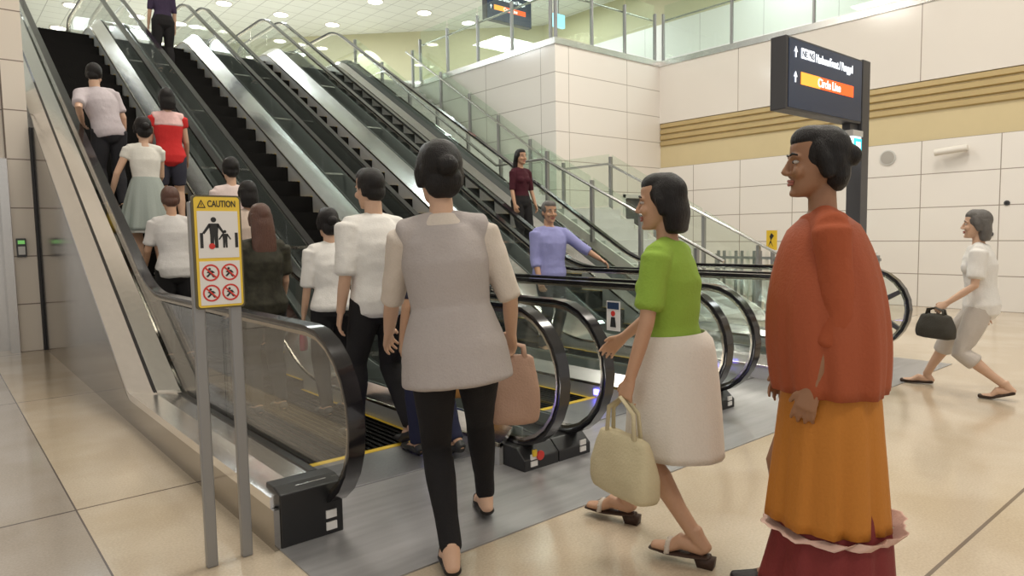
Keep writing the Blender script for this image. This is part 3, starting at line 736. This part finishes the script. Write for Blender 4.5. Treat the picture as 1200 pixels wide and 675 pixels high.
    def leg(m, s, e=0, upto=1.0, e2=None):
        q = j[s]; e2 = e if e2 is None else e2
        A, K, N = q['hip'], q['knee'], q['ank']
        pts = [A+V((0,0,.04)), A*.66+K*.34, A*.25+K*.75, K, K*.7+N*.3, K*.3+N*.7, N]
        back = -fj[s]['f']*.012
        pts[4] = pts[4]+back
        rad = [.088, .080, .062, .054, .053, .038, .034]
        rad = [r*(.96 if not fem else .98) for r in rad]
        cut = {1.0: 7, .5: 4, .42: 3, .75: 5}[upto]
        es = [e+(e2-e)*i/6 for i in range(7)]
        m.tube(pts[:cut], [r+x for r, x in zip(rad, es)][:cut], 16, .3)
    def arm(m, s, e=0, frac=1.0):
        q = j[s]; A, E_, W = q['sh'], q['el'], q['wr']
        pts = [A, A*.6+E_*.4, E_, E_*.6+W*.4, W]; rad = [.052, .045, .037, .036, .026]
        if fem: rad = [.045, .039, .032, .031, .023]
        if frac < 1:
            n = {.25: 2, .5: 2, .55: 3, .8: 4}[frac]
            if frac == .5: pts = [A, A*.6+E_*.4, A*.25+E_*.75]; rad = [rad[0], rad[1], rad[1]+.004]; n = 3
            if frac == .25: pts = [A, A*.65+E_*.35]; n = 2
            pts, rad = pts[:n], rad[:n]
        m.tube(pts, [r+e for r in rad], 14, .3)
    yaw, pit = R(head[0]), R(head[1])
    nb = T(.50); hd = u*.5+V((0, 0, .5)); hd.normalize()
    HM = Matrix.Rotation(yaw+R(twist)*.3, 3, 'Z') @ Matrix.Rotation(-pit, 3, 'X')
    nk = nb+hd*.085; hc = nk + HM @ V((0, .018, .105))
    def Hh(x, y, z): return hc + HM @ V((x, y, z))
    b = MB()
    torso(b, -.13, .52)
    if fem:
        for sx in (-1, 1): b.ball(T(.325)+rt*sx*.062+fw*.075, (.056, .05, .055))
    b.tube([T(.44), nb, nk+hd*.02], [.072 if not fem else .06, .056 if not fem else .048, .053 if not fem else .045], 16, .3, ref=tuple(rt))
    b.tube([j['L']['sh'], T(.475), j['R']['sh']], [.045, (.05, .06), .045], 12, .4, ref=(0, 1, 0))
    for s in 'LR':
        leg(b, s); arm(b, s)
        q = j[s]; F = fj[s]; f, p = F['f'], F['p']; ball, an = F['ball'], F['ank']
        hl = an + f*(-.045*math.cos(p)-.0*math.sin(p)) + V((0, 0, -.058*math.cos(p)+.045*math.sin(p)*.0)) + f*(.0) + (f*(-.058*math.sin(p)) if p else V())
        b.tube([an+V((0,0,.02)), an*.7+hl*.3, hl], [.033, .034, .028], 12, .5)
        b.tube([hl*.9+ball*.1, an*.45+ball*.55, ball, ball+f*.075+V((0,0,-.006))], [(.028, .028), (.036, .036), (.043, .023), (.032, .016)], 14, .6)
        # hand
        W, E_ = q['wr'], q['el']; d = (W-E_).normalized(); sx = q['sx']
        th = fw*.9+rt*(-sx)*.25; th = (th-d*th.dot(d)).normalized(); n = d.cross(th)*(-sx)   # th: thumb side, n: palm side
        if n.dot(-rt*sx) < 0: n = -n
        hs = .92 if fem else 1
        b.tube([W-d*.01, W+d*.03*hs, W+d*.085*hs], [(.024, .02), (.036*hs, .017), (.041*hs, .014)], 14, .5, ref=tuple(th))
        for fi, (o_, ln, spl) in enumerate(((.031, .072, 7), (.0105, .08, 2), (-.0105, .075, -3), (-.031, .06, -9))):
            c0 = W+d*.084*hs+th*o_*hs; dd = (d+th*math.tan(R(spl))).normalized(); cu = R(q['curl'])
            d1 = dd*math.cos(cu*.5)+n*math.sin(cu*.5); d2 = dd*math.cos(cu*1.2)+n*math.sin(cu*1.2); d3 = dd*math.cos(cu*1.8)+n*math.sin(cu*1.8)
            p1 = c0+d1*ln*.45*hs; p2 = p1+d2*ln*.33*hs; p3 = p2+d3*ln*.22*hs
            b.tube([c0-d*.012, p1, p2, p3], [.0092*hs, .0086*hs, .008*hs, .007*hs], 10, .8, ref=tuple(th))
        c0 = W+d*.028*hs+th*.024*hs; d1 = (d*.65+th*.65+n*.25).normalized(); d2 = (d*.9+th*.25+n*.3).normalized()
        b.tube([c0-d1*.01, c0+d1*.036*hs, c0+d1*.036*hs+d2*.03*hs], [.013*hs, .0105*hs, .0085*hs], 10, .8, ref=tuple(n))
    # head
    HR_ = [(-.118, .022, .070, .030), (-.106, .038, .081, .006), (-.085, .050, .085, -.03), (-.06, .058, .085, -.06), (-.03, .064, .086, -.08), (0, .069, .083, -.092),
           (.03, .073, .086, -.098), (.06, .073, .084, -.098), (.085, .066, .070, -.088), (.105, .045, .043, -.06), (.118, .018, .014, -.025)]
    rings = []
    for z, w_, yf, yb in HR_:
        cy_ = (yf+yb)/2; ry = (yf-yb)/2; rings.append([Hh(w_*math.cos(2*PI*i/24), cy_+ry*math.sin(2*PI*i/24), z) for i in range(24)])
    b.loft(rings)
    b.tube([Hh(0, .082, .018), Hh(0, .096, -.012), Hh(0, .106, -.033)], [.008, .010, .013], 10, .6, ref=tuple(HM @ V((1,0,0))))
    for sx in (-1, 1):
        b.ball(Hh(sx*.011, .096, -.036), (.009, .012, .008)); b.ball(Hh(sx*.036, .066, -.032), (.026, .022, .024))
        b.tube([Hh(sx*.012, .084, .019), Hh(sx*.034, .08, .023), Hh(sx*.052, .068, .017)], [.006, .0075, .006], 8, .6, ref=tuple(HM @ V((0,0,1))))
        b.ball(Hh(sx*.073, -.012, -.012), (.009, .019, .031))
    b.ball(Hh(0, .078, -.104), (.02, .014, .014))
    me = evaluated(b, sk, SMOOTH_BODY, 'body'); put(root, 'body', me, k)
    lp = MB(); lp.tube([Hh(-.024, .083, -.064), Hh(0, .0915, -.061), Hh(.024, .083, -.064)], [.004, .006, .004], 10, .5, ref=tuple(HM @ V((0,0,1)))); lp.tube([Hh(-.02, .084, -.071), Hh(0, .091, -.073), Hh(.02, .084, -.071)], [.004, .0065, .004], 10, .5, ref=tuple(HM @ V((0,0,1))))
    put(root, 'lips', lp.mesh('lips', cloth('lip_pink', (.38, .14, .11), .5)), k)
    for sx in (-1, 1):
        ey = MB(); ey.ball(Hh(sx*.031, .0735, .002), (.0125, .0118, .0068), 16); ey.cur = 1; ey.ball(Hh(sx*.031, .0812, .002), (.0062, .0055, .0062), 12)
        put(root, 'eye', ey.mesh('eye', [M['eyewhite'], M['ink']]), k)
        eb = MB(); eb.tube([Hh(sx*.013, .089, .026), Hh(sx*.034, .086, .031), Hh(sx*.053, .074, .024)], [.003, .0042, .0028], 8, .5, ref=tuple(HM @ V((0,0,1)))); put(root, 'eyebrow', eb.mesh('eyebrow', hairm or HAIR), k)
    # hair
    hm = hairm or HAIR; g = MB()
    g.ball(Hh(0, -.022, .034), (.085, .096, .096), 24)
    g.ball(Hh(0, .006, .074), (.07, .078, .056), 20)
    for sx in (-1, 1): g.ball(Hh(sx*.055, -.03, .0), (.03, .05, .06))
    if hair == 'short': g.ball(Hh(0, -.055, -.03), (.066, .05, .06))
    if hair in ('bob', 'long', 'bun', 'pony'):
        for sx in (-1, 1): g.tube([Hh(sx*.06, .005, .06), Hh(sx*.077, -.01, 0), Hh(sx*.074, -.02, -.05)], [.02, .024, .02], 10)
        g.ball(Hh(0, -.06, -.04), (.075, .05, .07))
    if hair == 'bob': g.tube([Hh(0, -.05, .03), Hh(0, -.062, -.06), Hh(0, -.06, -.13)], [(.088, .06), (.09, .055), (.08, .045)], 18, .4)
    if hair == 'long': g.tube([Hh(0, -.05, .03), Hh(0, -.068, -.06), hc-u*.17-fw*.085, hc-u*.27-fw*.10, hc-u*.36-fw*.095], [(.088, .06), (.092, .055), (.10, .048), (.095, .035), (.06, .02)], 18, .4, ref=tuple(rt))
    if hair == 'bun': g.ball(Hh(0, -.115, .015), (.040, .034, .038))
    if hair == 'pony': g.tube([Hh(0, -.10, .05), Hh(0, -.15, .02), Hh(0, -.155, -.08), Hh(0, -.13, -.18)], [.025, .036, .032, .012], 12)
    put(root, 'hair', evaluated(g, hm, [('REMESH', dict(mode='VOXEL', voxel_size=.006)), ('SMOOTH', dict(factor=.5, iterations=4)), ('DISPLACE', dict(texture=tex, strength=.012, mid_level=.5))], 'hair'), k)
    # clothes
    for it in outfit:
        kind, mat = it[0], it[1]; o = dict(it[2]) if len(it) > 2 else {}
        m = MB()
        if kind in ('shirt', 'blouse', 'vest', 't_shirt', 'top', 'jacket'):
            e = o.get('e', .012); torso(m, o.get('hem', -.06), o.get('neck', .50), e)
            if fem:
                for sx in (-1, 1): m.ball(T(.325)+rt*sx*.062+fw*.077, (.058+e*.5, .05+e*.5, .056+e*.5))
            m.tube([j['L']['sh']-rt*(-1)*.0, T(.468), j['R']['sh']], [.048+e*.6, (.056, .072+e*.4), .048+e*.6], 14, .4, ref=tuple(fw))
            fl = o.get('flare')
            if fl: m.tube([T(.16), T(.02), T(o['hem'])], [(.13*fat+e, .10*fat+e), (.165*fat+e+fl*.5, .12*fat+e+fl*.5), (.17*fat+e+fl, .125*fat+e+fl)], 24, .1, ref=tuple(rt))
            sv = o.get('sleeve', .5)
            if sv:
                for s in 'LR': arm(m, s, e*1.05, sv)
            if o.get('collar'): m.tube([T(.485), T(.525)], [(.072, .07), (.062, .062)], 18, .1, ref=tuple(rt))
            put(root, kind, evaluated(m, mat, cloth_mods(fold=o.get('fold', .014)), kind), k)
        elif kind in ('trousers', 'leggings', 'shorts'):
            e = .016 if kind != 'leggings' else .006
            torso(m, -.13, .09, e*.8)
            for s in 'LR': leg(m, s, e, o.get('upto', 1.0), o.get('e2', e+.004))
            put(root, kind, evaluated(m, mat, cloth_mods(fold=.010 if kind != 'leggings' else .004), kind), k)
        elif kind in ('skirt', 'long_skirt', 'shawl', 'hem_band', 'tunic'):
            t0, zh = o.get('top', .10), o['hem']; r0 = o.get('r0', (.15, .115)); r1 = o.get('r1', (.24, .2)); am = o.get('flute', .02); nf = o.get('nf', 11)
            top = T(t0); bot = V((cx, cy+o.get('dy', 0), zh)); N = 72; L = 16; outer, inner = [], []
            rr = random.Random(nf); ph = rr.random()*6
            mid = o.get('mid')
            for i in range(L+1):
                q = i/L; c = top.lerp(bot, q); ex = o.get('pow', .8)
                rx = r0[0]+(r1[0]-r0[0])*q**ex; ry = r0[1]+(r1[1]-r0[1])*q**ex
                if mid: bl = 4*q*(1-q); rx += mid*bl; ry += mid*bl
                A, B = [], []
                for a in range(N):
                    th = 2*PI*a/N; w_ = 1+am*(1 if o.get('const') else q)*(math.sin(nf*th+ph+1.5*math.sin(2*th))+.5*math.sin((nf*2+3)*th))
                    dirv = rt*math.cos(th)*rx*w_ + fw*math.sin(th)*ry*w_
                    dirv.z *= (1-q)
                    A.append(c+dirv); B.append(c+dirv*(1-.006/max(rx, .01)))
                outer.append(A); inner.append(B)
            m.loft(outer + inner[::-1] + [outer[0]], cap=False)
            me = m.mesh(kind, mat); shade(me, 180); put(root, kind, me, k)
    if shoes:
        for s in 'LR':
            F = fj[s]; f, p = F['f'], F['p']; ball, an = F['ball'], F['ank']; m = MB(); e = .007
            hl = an + f*(-.045*math.cos(p)) + V((0, 0, -.058*math.cos(p))) + f*(-.058*math.sin(p))
            sole0 = hl+V((0,0,-.012)); lat = V((f.y, -f.x, 0))
            if shoes == 'shoe': m.tube([hl*.95+ball*.05, an*.42+ball*.58-V((0,0,.012)), ball, ball+f*.082+V((0,0,-.006))], [(.035, .033), (.041, .036), (.048, .026), (.036, .019)], 16, .7, ref=tuple(lat)); m.tube([hl+V((0,0,.0)), hl+(an-hl)*.55], [.036, .036], 14, .3)
            if shoes == 'flat': m.tube([hl-V((0,0,.004)), hl*.5+ball*.5-V((0,0,.010)), ball-V((0,0,.006)), ball+f*.085-V((0,0,.008))], [(.034, .022), (.038, .016), (.047, .02), (.034, .018)], 16, .7, ref=tuple(lat))
            if shoes in ('sandal', 'wedge'):
                dn = V((0,0,-1)); hh = .05 if shoes == 'wedge' else .018
                m.tube([hl+dn*.03-f*.012, hl*.5+ball*.5+dn*.03, ball+dn*.022, ball+f*.09+dn*.018], [(.034, .010), (.034, .009), (.045, .008), (.034, .007)], 16, .6, ref=tuple(lat))
            me = evaluated(m, shoe_mat or M['ink'], [('REMESH', dict(mode='VOXEL', voxel_size=.006)), ('SMOOTH', dict(factor=.5, iterations=3))], 'shoe')
            sh_o = put(root, 'shoe' if shoes not in ('sandal', 'wedge') else 'sandal', me, k)
            if shoes in ('sandal', 'wedge'):
                sm_ = MB(); sm_.tube([ball-lat*.047+V((0,0,-.012)), ball-lat*.03+V((0,0,.022)), ball+V((0,0,.03)), ball+lat*.03+V((0,0,.022)), ball+lat*.047+V((0,0,-.012))], [.012]*5, 10, .4, ref=tuple(f))
                for q in range(7):
                    a = PI*q/6; sm_.ball(ball-lat*.047*math.cos(a)+V((0,0,-.012+.047*math.sin(a)))+f*.005, .0085, 8)
                put(root, 'strap', sm_.mesh('strap', cloth('beaded_strap', (.55, .48, .40), .35)), k, sh_o)
                if shoes == 'wedge':
                    hm2 = MB(); hm2.poly([hl+V((0,0,-.034))-f*.036-lat*.026, hl+V((0,0,-.034))+f*.05-lat*.026, V((*(hl+f*.035-lat*.022).xy, .0)), V((*(hl-f*.03-lat*.022).xy, .0))], lat*.052); put(root, 'heel', hm2.mesh('heel', shoe_mat or M['ink']), k, sh_o)
    del root['_o']
    mw = Matrix.Translation(loc) @ Matrix.Rotation(rz, 4, 'Z')
    root_j = {s: dict(hand=mw @ ((j[s]['wr']+(j[s]['wr']-j[s]['el']).normalized()*.1)*k), el=mw @ (j[s]['el']*k), sh=mw @ (j[s]['sh']*k)) for s in 'LR'}
    return root, root_j
def put(root, name, me, k, parent=None):
    if k != 1: me.transform(Matrix.Scale(k, 4))
    me.polygons.foreach_set('use_smooth', [True]*len(me.polygons)); me.name = name
    o = bpy.data.objects.new(name, me); COL.objects.link(o); o.parent = parent or root
    return o
def handbag(name, top, w, d, hh, rz, mat, label, strap, group=None, slant=.0):
    """soft bag hanging from the point top (handle length strap)"""
    top = Vector(top); e = empty(name, tuple(top-Vector((0,0,strap+hh))), label, 'bag', group, rz)
    e['_o'] = [0, 0, 0]
    m = MB(); rings = []
    for i in range(9):
        q = i/8; bul = 1+.14*math.sin(PI*min(1, q*1.15)); ww = w/2*(1-.18*q)*bul; dd = d/2*(1-.6*q**1.6)*bul
        rings.append([(ww*math.copysign(abs(math.cos(t))**.6, math.cos(t)), dd*math.copysign(abs(math.sin(t))**.6, math.sin(t)), hh*q) for t in [2*PI*a/32 for a in range(32)]])
    m.loft(rings)
    put(e, 'bag_body', evaluated(m, mat, [('SUBSURF', dict(levels=1)), ('DISPLACE', dict(texture=tex, strength=.02, mid_level=.5))], 'bag_body'), 1)
    for sy in (-1, 1):
        hn = MB(); hn.tube([(-w*.25, sy*d*.14, hh*.9), (-w*.22, sy*d*.1, hh+strap*.6), (0, sy*.012, hh+strap), (w*.22, sy*d*.1, hh+strap*.6), (w*.25, sy*d*.14, hh*.9)], [(.012, .005)]*5, 10, .3, ref=(1, 0, 0))
        put(e, 'handle', hn.mesh('handle', mat), 1)
    cl = MB(); cl.box(-.02, .02, -d*.23, -d*.19, hh*.80, hh*.86); put(e, 'clasp', cl.mesh('clasp', M['guide']), 1)
    del e['_o']; return e

WHITE = cloth('white_cotton', (.78, .76, .72)); BLACKT = cloth('black_trouser', (.018, .017, .018)); NAVYT = cloth('navy_trouser', (.02, .022, .05))
RID = 'riders on the escalators'; WLK = 'people walking through the hall'
def zs(y): return stepz(math.floor((y-3.8)/.4)*.4+3.8+.2)+.008
def stand(y): return math.floor((y-3.8)/.4)*.4+3.8+.2
exec_people = True
if exec_people:
    # leftmost escalator, top to bottom
    y = stand(8.75)
    person('man in a pale lilac shirt and dark trousers leaning toward the left handrail', (1.62, y, zs(y)), R(4), 1.66, lean=14, side=-10, twist=8, head=(-28, 10),
           arms={'L': ('rail', (1.375, y+.06, .577*(y+.06-5.9)+.955), (-.35, -1, -.2)), 'R': ('fk', -8, 16, 30)}, hairm=HAIR, skin=1,
           outfit=[('shirt', cloth('lilac_shirt', (.50, .45, .47)), dict(sleeve=.5, hem=-.07, collar=True, e=.02)), ('trousers', cloth('charcoal_trouser', (.03, .03, .035)))], shoes='shoe', group=RID)
    y = stand(7.75)
    _, J = person('woman in a grey-green flared dress with white bodice, seen from behind', (1.70, y, zs(y)), R(2), 1.58, fem=True, lean=2, skin=1, hair='bun', head=(0, -4),
           arms={'L': ('fk', 6, 24, 20), 'R': ('fk', 22, 6, 50)},
           outfit=[('top', cloth('cream_bodice', (.70, .68, .62)), dict(hem=.10, sleeve=.25, neck=.47)), ('skirt', cloth('sage_grey_cotton', (.34, .38, .35)), dict(top=.16, hem=.50, r0=(.135, .105), r1=(.29, .26), flute=.07, nf=12)),
                   ('hem_band', cloth('white_petticoat', (.7, .7, .66)), dict(top=-.1, hem=.47, r0=(.2, .17), r1=(.272, .245), flute=.06, nf=12))], shoes='flat', shoe_mat=cloth('white_shoe', (.75, .73, .7), .5), group=RID)
    handbag('handbag', J['L']['hand']+Vector((0, 0, .02)), .2, .08, .2, R(70), cloth('mustard_leather', (.55, .36, .05), .5), 'mustard yellow handbag in the left hand of the woman in the flared dress', .12)
    y = stand(8.55)
    person('woman in a bright red top just beyond the woman in the flared dress', (2.13, y, zs(y)), R(-10), 1.58, fem=True, hair='bob', skin=1, head=(8, 0),
           arms={'L': ('fk', 10, 10, 40), 'R': ('fk', 12, 8, 30)},
           outfit=[('blouse', cloth('red_blouse', (.62, .035, .035)), dict(sleeve=.25, hem=-.12, e=.02)), ('shorts', cloth('dark_denim', (.05, .05, .07)), dict(upto=.42)), ('vest', cloth('pink_white_scarf', (.75, .5, .48)), dict(hem=.36, neck=.50, sleeve=0, e=.03, fold=.03))], shoes='flat', group=RID)
    y = stand(6.3)
    person('person in a pale grey top half hidden behind the left edge of the caution sign', (1.62, y, zs(y)), R(-6), 1.52, fem=True, skin=0, hair='short', hairm=HAIRB, lean=8, head=(0, 14),
           arms={'L': ('fk', 10, 14, 35), 'R': ('fk', 5, 8, 30)},
           outfit=[('t_shirt', cloth('pale_grey_jersey', (.60, .58, .56)), dict(sleeve=.5, hem=-.08, e=.018)), ('trousers', BLACKT)], shoes='shoe', group=RID)
    y = stand(6.95)
    person('person in a pinkish white top just above the caution sign', (2.26, y, zs(y)), R(-4), 1.6, fem=True, hair='short', skin=1,
           outfit=[('shirt', cloth('pinkish_white_cotton', (.72, .60, .57)), dict(sleeve=.5, hem=-.05, e=.02)), ('trousers', BLACKT)], shoes='shoe', group=RID)
    y = stand(6.35)
    person('black-haired woman in a beige blouse just right of the caution sign top', (2.27, y, zs(y)), R(0), 1.58, fem=True, hair='bob', skin=0,
           outfit=[('blouse', cloth('beige_blouse', (.62, .50, .42)), dict(sleeve=.5, hem=-.05, e=.018)), ('trousers', cloth('brown_trouser', (.07, .04, .03)))], shoes='shoe', group=RID)
    pat = cloth('black_olive_print', (.035, .033, .022), .7, .9, (18, .3))
    person('woman with long brown hair and a dark patterned top, right of the caution sign', (1.93, 5.2, .01), R(-3), 1.6, fem=True, hair='long', hairm=HAIRB, skin=1,
           arms={'L': ('fk', 10, 16, 60), 'R': ('fk', 8, 8, 30)},
           outfit=[('blouse', pat, dict(sleeve=.5, hem=-.10, e=.03, neck=.47)), ('trousers', cloth('deep_grey_trouser', (.025, .025, .025)))], shoes='shoe', group=RID)
    _, J = person('person in a white top and black trousers holding a dark crimson pouch', (2.30, 4.80, .01), R(-4), 1.56, fem=True, hair='bun', skin=1, lean=4,
           arms={'L': ('fk', 4, 8, 12), 'R': ('fk', 22, 10, 40)},
           outfit=[('blouse', WHITE, dict(sleeve=.55, hem=-.03, e=.024)), ('trousers', BLACKT)], shoes='shoe', group=RID)
    handbag('pouch', J['L']['hand']+Vector((0, 0, .02)), .14, .05, .17, R(60), cloth('crimson_leather', (.28, .02, .05), .5), 'dark crimson pouch hanging against black trousers beside the first newel', .04)
    person('man in a white short-sleeved shirt and black trousers stepping onto the leftmost escalator', (2.17, 3.84, .02), R(0), 1.76, skin=1, lean=4, head=(10, 6),
           feet={'L': (-.10, .22, 0, 0), 'R': (.09, -.16, 0, 28)}, arms={'L': ('fk', -6, 8, 20), 'R': ('fk', 14, 8, 30)},
           outfit=[('shirt', WHITE, dict(sleeve=.55, hem=-.09, e=.026, collar=True)), ('trousers', BLACKT)], shoes='shoe', group=WLK)
    _, J = person('person in navy trousers walking just ahead of the woman in the grey vest', (2.28, 3.42, .015), R(-4), 1.46, fem=True, skin=0, hair='short', lean=6,
           feet={'L': (-.09, .16, 0, 0), 'R': (.09, -.12, 0, 25)}, arms={'L': ('fk', -4, 8, 15), 'R': ('fk', 2, 8, 10)},
           outfit=[('blouse', cloth('dark_navy_top', (.03, .03, .05)), dict(sleeve=.5, hem=-.06)), ('trousers', NAVYT)], shoes='shoe', group=WLK)
    # woman in the grey vest
    a = R(-38); px, py = 1.75, 2.36
    def loc2(w): # world ground point to the figure's frame
        v = Matrix.Rotation(-a, 3, 'Z') @ Vector((w[0]-px, w[1]-py, 0)); return v.x, v.y
    k9 = 1.80/1.715
    l = loc2((1.52, 2.15)); r = loc2((2.10, 2.55))
    a = R(-30)
    l = loc2((1.51, 2.19)); r = loc2((1.99, 2.55))
    _, J9 = person('woman in a long grey vest and black leggings striding toward the escalators in the foreground', (px, py, .008), a, 1.80, fem=True, skin=1, hair='bun', lean=4, side=-4, head=(14, 2), fat=1.0, bias=.78,
           feet={'L': (l[0]/k9, l[1]/k9, 0, 6), 'R': (r[0]/k9-.02, r[1]/k9, 0, 6)}, arms={'L': ('fk', 24, 10, 32), 'R': ('fk', -4, 20, 52, 70)},
           outfit=[('blouse', cloth('pale_lace_shirt', (.62, .55, .48)), dict(sleeve=.55, hem=-.02, e=.016, collar=True)), ('vest', cloth('mauve_grey_knit', (.42, .38, .365)), dict(sleeve=0, hem=-.12, e=.030, neck=.47, flare=.02, fold=.01)),
                   ('leggings', cloth('black_legging', (.014, .013, .014)))], shoes='flat', shoe_mat=cloth('black_flat_shoe', (.02, .016, .014), .4), group=WLK)
    handbag('handbag', J9['R']['hand']+Vector((0, 0, .02)), .24, .10, .33, R(-35), cloth('dusty_pink_tan_leather', (.42, .27, .20), .6), 'large dusty tan bag hanging from the right hand of the woman in the grey vest', .05)
    bp = J['R']['hand']
    handbag('handbag', bp+Vector((.0, 0, .02)), .24, .10, .24, R(-35), cloth('caramel_leather', (.40, .20, .06), .5), 'caramel brown bag seen between the black leggings and navy trousers', .1)
    # descending pair
    _, Jb = person('man in a lilac-blue shirt resting his left hand on the handrail', (5.30, 5.62, .01), R(172), 1.70, skin=0, hairm=HAIRG, fat=1.2, head=(-10, 4),
           arms={'L': ('rail', (5.74, 5.17, 1.015), None), 'R': ('fk', 4, 6, 20)},
           outfit=[('shirt', cloth('lilac_blue_shirt', (.30, .31, .58)), dict(sleeve=.8, hem=-.08, collar=True, e=.02)), ('trousers', cloth('grey_trouser', (.06, .06, .065)))], shoes='shoe', group=RID)
    y = stand(7.6)
    person('dark-haired woman in maroon behind the man in the lilac-blue shirt', (6.62, y, zs(y)), R(178), 1.58, fem=True, hair='long', skin=0,
           outfit=[('blouse', cloth('maroon_top', (.06, .012, .02)), dict(sleeve=.55, hem=-.06)), ('trousers', BLACKT)], shoes='shoe', group=RID)
    y = stand(13.2)
    person('person in black near the top of the second escalator', (3.36, y, zs(y)), R(0), 1.72, skin=1, fem=True, hair='short',
           outfit=[('shirt', cloth('dark_purple_top', (.05, .035, .07)), dict(sleeve=.55, hem=-.06)), ('trousers', BLACKT)], shoes='shoe', group=RID)
    # woman in green
    px, py, a = 2.36, 1.83, R(18)
    l = loc2((2.30, 1.60)); r = loc2((2.40, 2.10))
    _, Jg = person('woman in a lime green top and white skirt walking in patterned sandals', (px, py, .0), a, 1.60, fem=True, skin=0, hair='bob', lean=4, head=(10, 4), fat=1.02, bias=.8,
           feet={'L': (l[0]-.02, l[1], .03, 8), 'R': (r[0], r[1], .03, 8)}, arms={'L': ('fk', 4, 12, 12, 60), 'R': ('fk', 24, 10, 30)},
           outfit=[('blouse', cloth('lime_green_jersey', (.27, .42, .06)), dict(sleeve=.5, hem=.075, e=.018)), ('skirt', cloth('white_skirt', (.74, .69, .62)), dict(top=.115, hem=.47, r0=(.160, .135), r1=(.19, .22), flute=.012, nf=7, pow=.35))],
           shoes='wedge', shoe_mat=cloth('dark_sandal', (.06, .035, .025), .5), group=WLK)
    handbag('tote_bag', Jg['L']['hand']+Vector((0, 0, .02)), .34, .12, .26, R(80), cloth('beige_canvas', (.56, .49, .32), .8), 'beige canvas tote bag hanging beside the white skirt', .14)
    # person in rust red
    px, py, a = 2.38, 1.10, R(35)
    person('person in a rust red shawl and golden orange long skirt in the right foreground', (px, py, .0), a, 1.70, fem=True, skin=2, hair='bun', lean=4, head=(6, 2), fat=.98,
           feet={'L': (-.10, -.14, 0, 14), 'R': (.10, .14, 0, 0)}, arms={'L': ('fk', -4, 4, 22), 'R': ('fk', 2, 4, 18)},
           outfit=[('blouse', cloth('rust_red_blouse', (.36, .085, .035)), dict(sleeve=.8, hem=-.02, e=.02)),
                   ('shawl', cloth('rust_red_silk', (.36, .085, .035), .6), dict(top=.50, hem=.80, r0=(.07, .075), r1=(.215, .185), flute=.05, nf=8, pow=.42, mid=.035)),
                   ('skirt', cloth('golden_orange_silk', (.50, .19, .03), .6), dict(top=.02, hem=.34, r0=(.17, .145), r1=(.225, .205), flute=.05, nf=10)),
                   ('hem_band', cloth('pale_pink_trim', (.66, .44, .36), .6), dict(top=-.575, hem=.31, r0=(.232, .212), r1=(.237, .217), flute=.05, nf=10, const=True)),
                   ('long_skirt', cloth('maroon_silk', (.20, .03, .03), .6), dict(top=-.42, hem=.10, r0=(.16, .15), r1=(.25, .225), flute=.05, nf=10, pow=.7))],
           shoes='shoe', shoe_mat=cloth('dark_shoe', (.02, .016, .016), .4), group=WLK)
    # walker at the right
    px, py, a = 6.40, 1.88, R(15)
    l = loc2((6.28, 1.52)); r = loc2((6.50, 2.22))
    _, Jr = person('person in a white top and pale trousers striding past the white tiled wall', (px, py, .0), a, 1.58, fem=True, skin=1, hair='bob', hairm=HAIRG, lean=4, bias=.7,
           feet={'L': (l[0], l[1], 0, 22), 'R': (r[0], r[1], 0, 0)}, arms={'L': ('fk', 4, 10, 50, 60), 'R': ('fk', -14, 8, 14)},
           outfit=[('blouse', WHITE, dict(sleeve=.5, hem=-.12, e=.026)), ('trousers', cloth('pale_stone_trouser', (.55, .50, .45)), dict(upto=.75, e2=.03))], shoes='flat', shoe_mat=cloth('dark_brown_shoe', (.05, .03, .02), .5), group=WLK)
    handbag('shoulder_bag', Jr['L']['hand']+Vector((0, 0, .02)), .30, .12, .20, R(70), cloth('olive_black_leather', (.05, .045, .035), .5), 'dark bag held at the waist by the walker in the white top', .05)

# ------------------------------------------------------------------ light
def area(name, loc, sx, sy, power, col, rot=(0, 0, 0)):
    l = bpy.data.lights.new(name, 'AREA'); l.shape = 'RECTANGLE'; l.size = sx; l.size_y = sy; l.energy = power; l.color = col
    o = bpy.data.objects.new(name, l); COL.objects.link(o); o.location = loc; o.rotation_euler = rot; return o
WARM = (1, .93, .83); COOL = (.92, .98, 1)
for i, (x, y, p) in enumerate(((3, 3, 220), (9, 3, 220), (3, 9, 190), (8.5, 8, 180), (0, -3, 170), (8, -3, 170))):
    area('hall_light', (x, y, 8.0), 2.4, 1.2, p, WARM)
for x, y, p in ((-3, 15, 220), (3, 19, 270), (8, 19, 290), (13, 15, 180), (5, 25, 230), (14.3, 8, 105), (14.3, 2, 90)):  # the leftmost lamp is added to brighten what the steel decks reflect
    area('concourse_light', (x, y, 8.0), 2.5, 1.5, p, COOL)
wl = bpy.data.lights.new('wall_washer', 'SPOT'); wl.energy = 110; wl.spot_size = R(70); wl.color = COOL; wo = bpy.data.objects.new('wall_washer', wl); COL.objects.link(wo)
wp = Vector((15.70-14.75*.28, 16.75+15.2*.28, 7.9)); wo.location = wp+nv*.5; wo.rotation_euler = (-nv+Vector((0,0,-2.2))).to_track_quat('-Z', 'Y').to_euler()
W = bpy.data.worlds.new('world'); S.world = W; W.use_nodes = True
W.node_tree.nodes['Background'].inputs[0].default_value = (1, .95, .89, 1); W.node_tree.nodes['Background'].inputs[1].default_value = .68
S.view_settings.view_transform = 'Standard'; S.view_settings.look = 'None'; S.view_settings.gamma = 1; S.view_settings.use_curve_mapping = False
S.view_settings.exposure = 0
S.cycles.transparent_max_bounces = 40; S.cycles.max_bounces = 8
for o in bpy.data.objects:
    if '_o' in o: del o['_o']
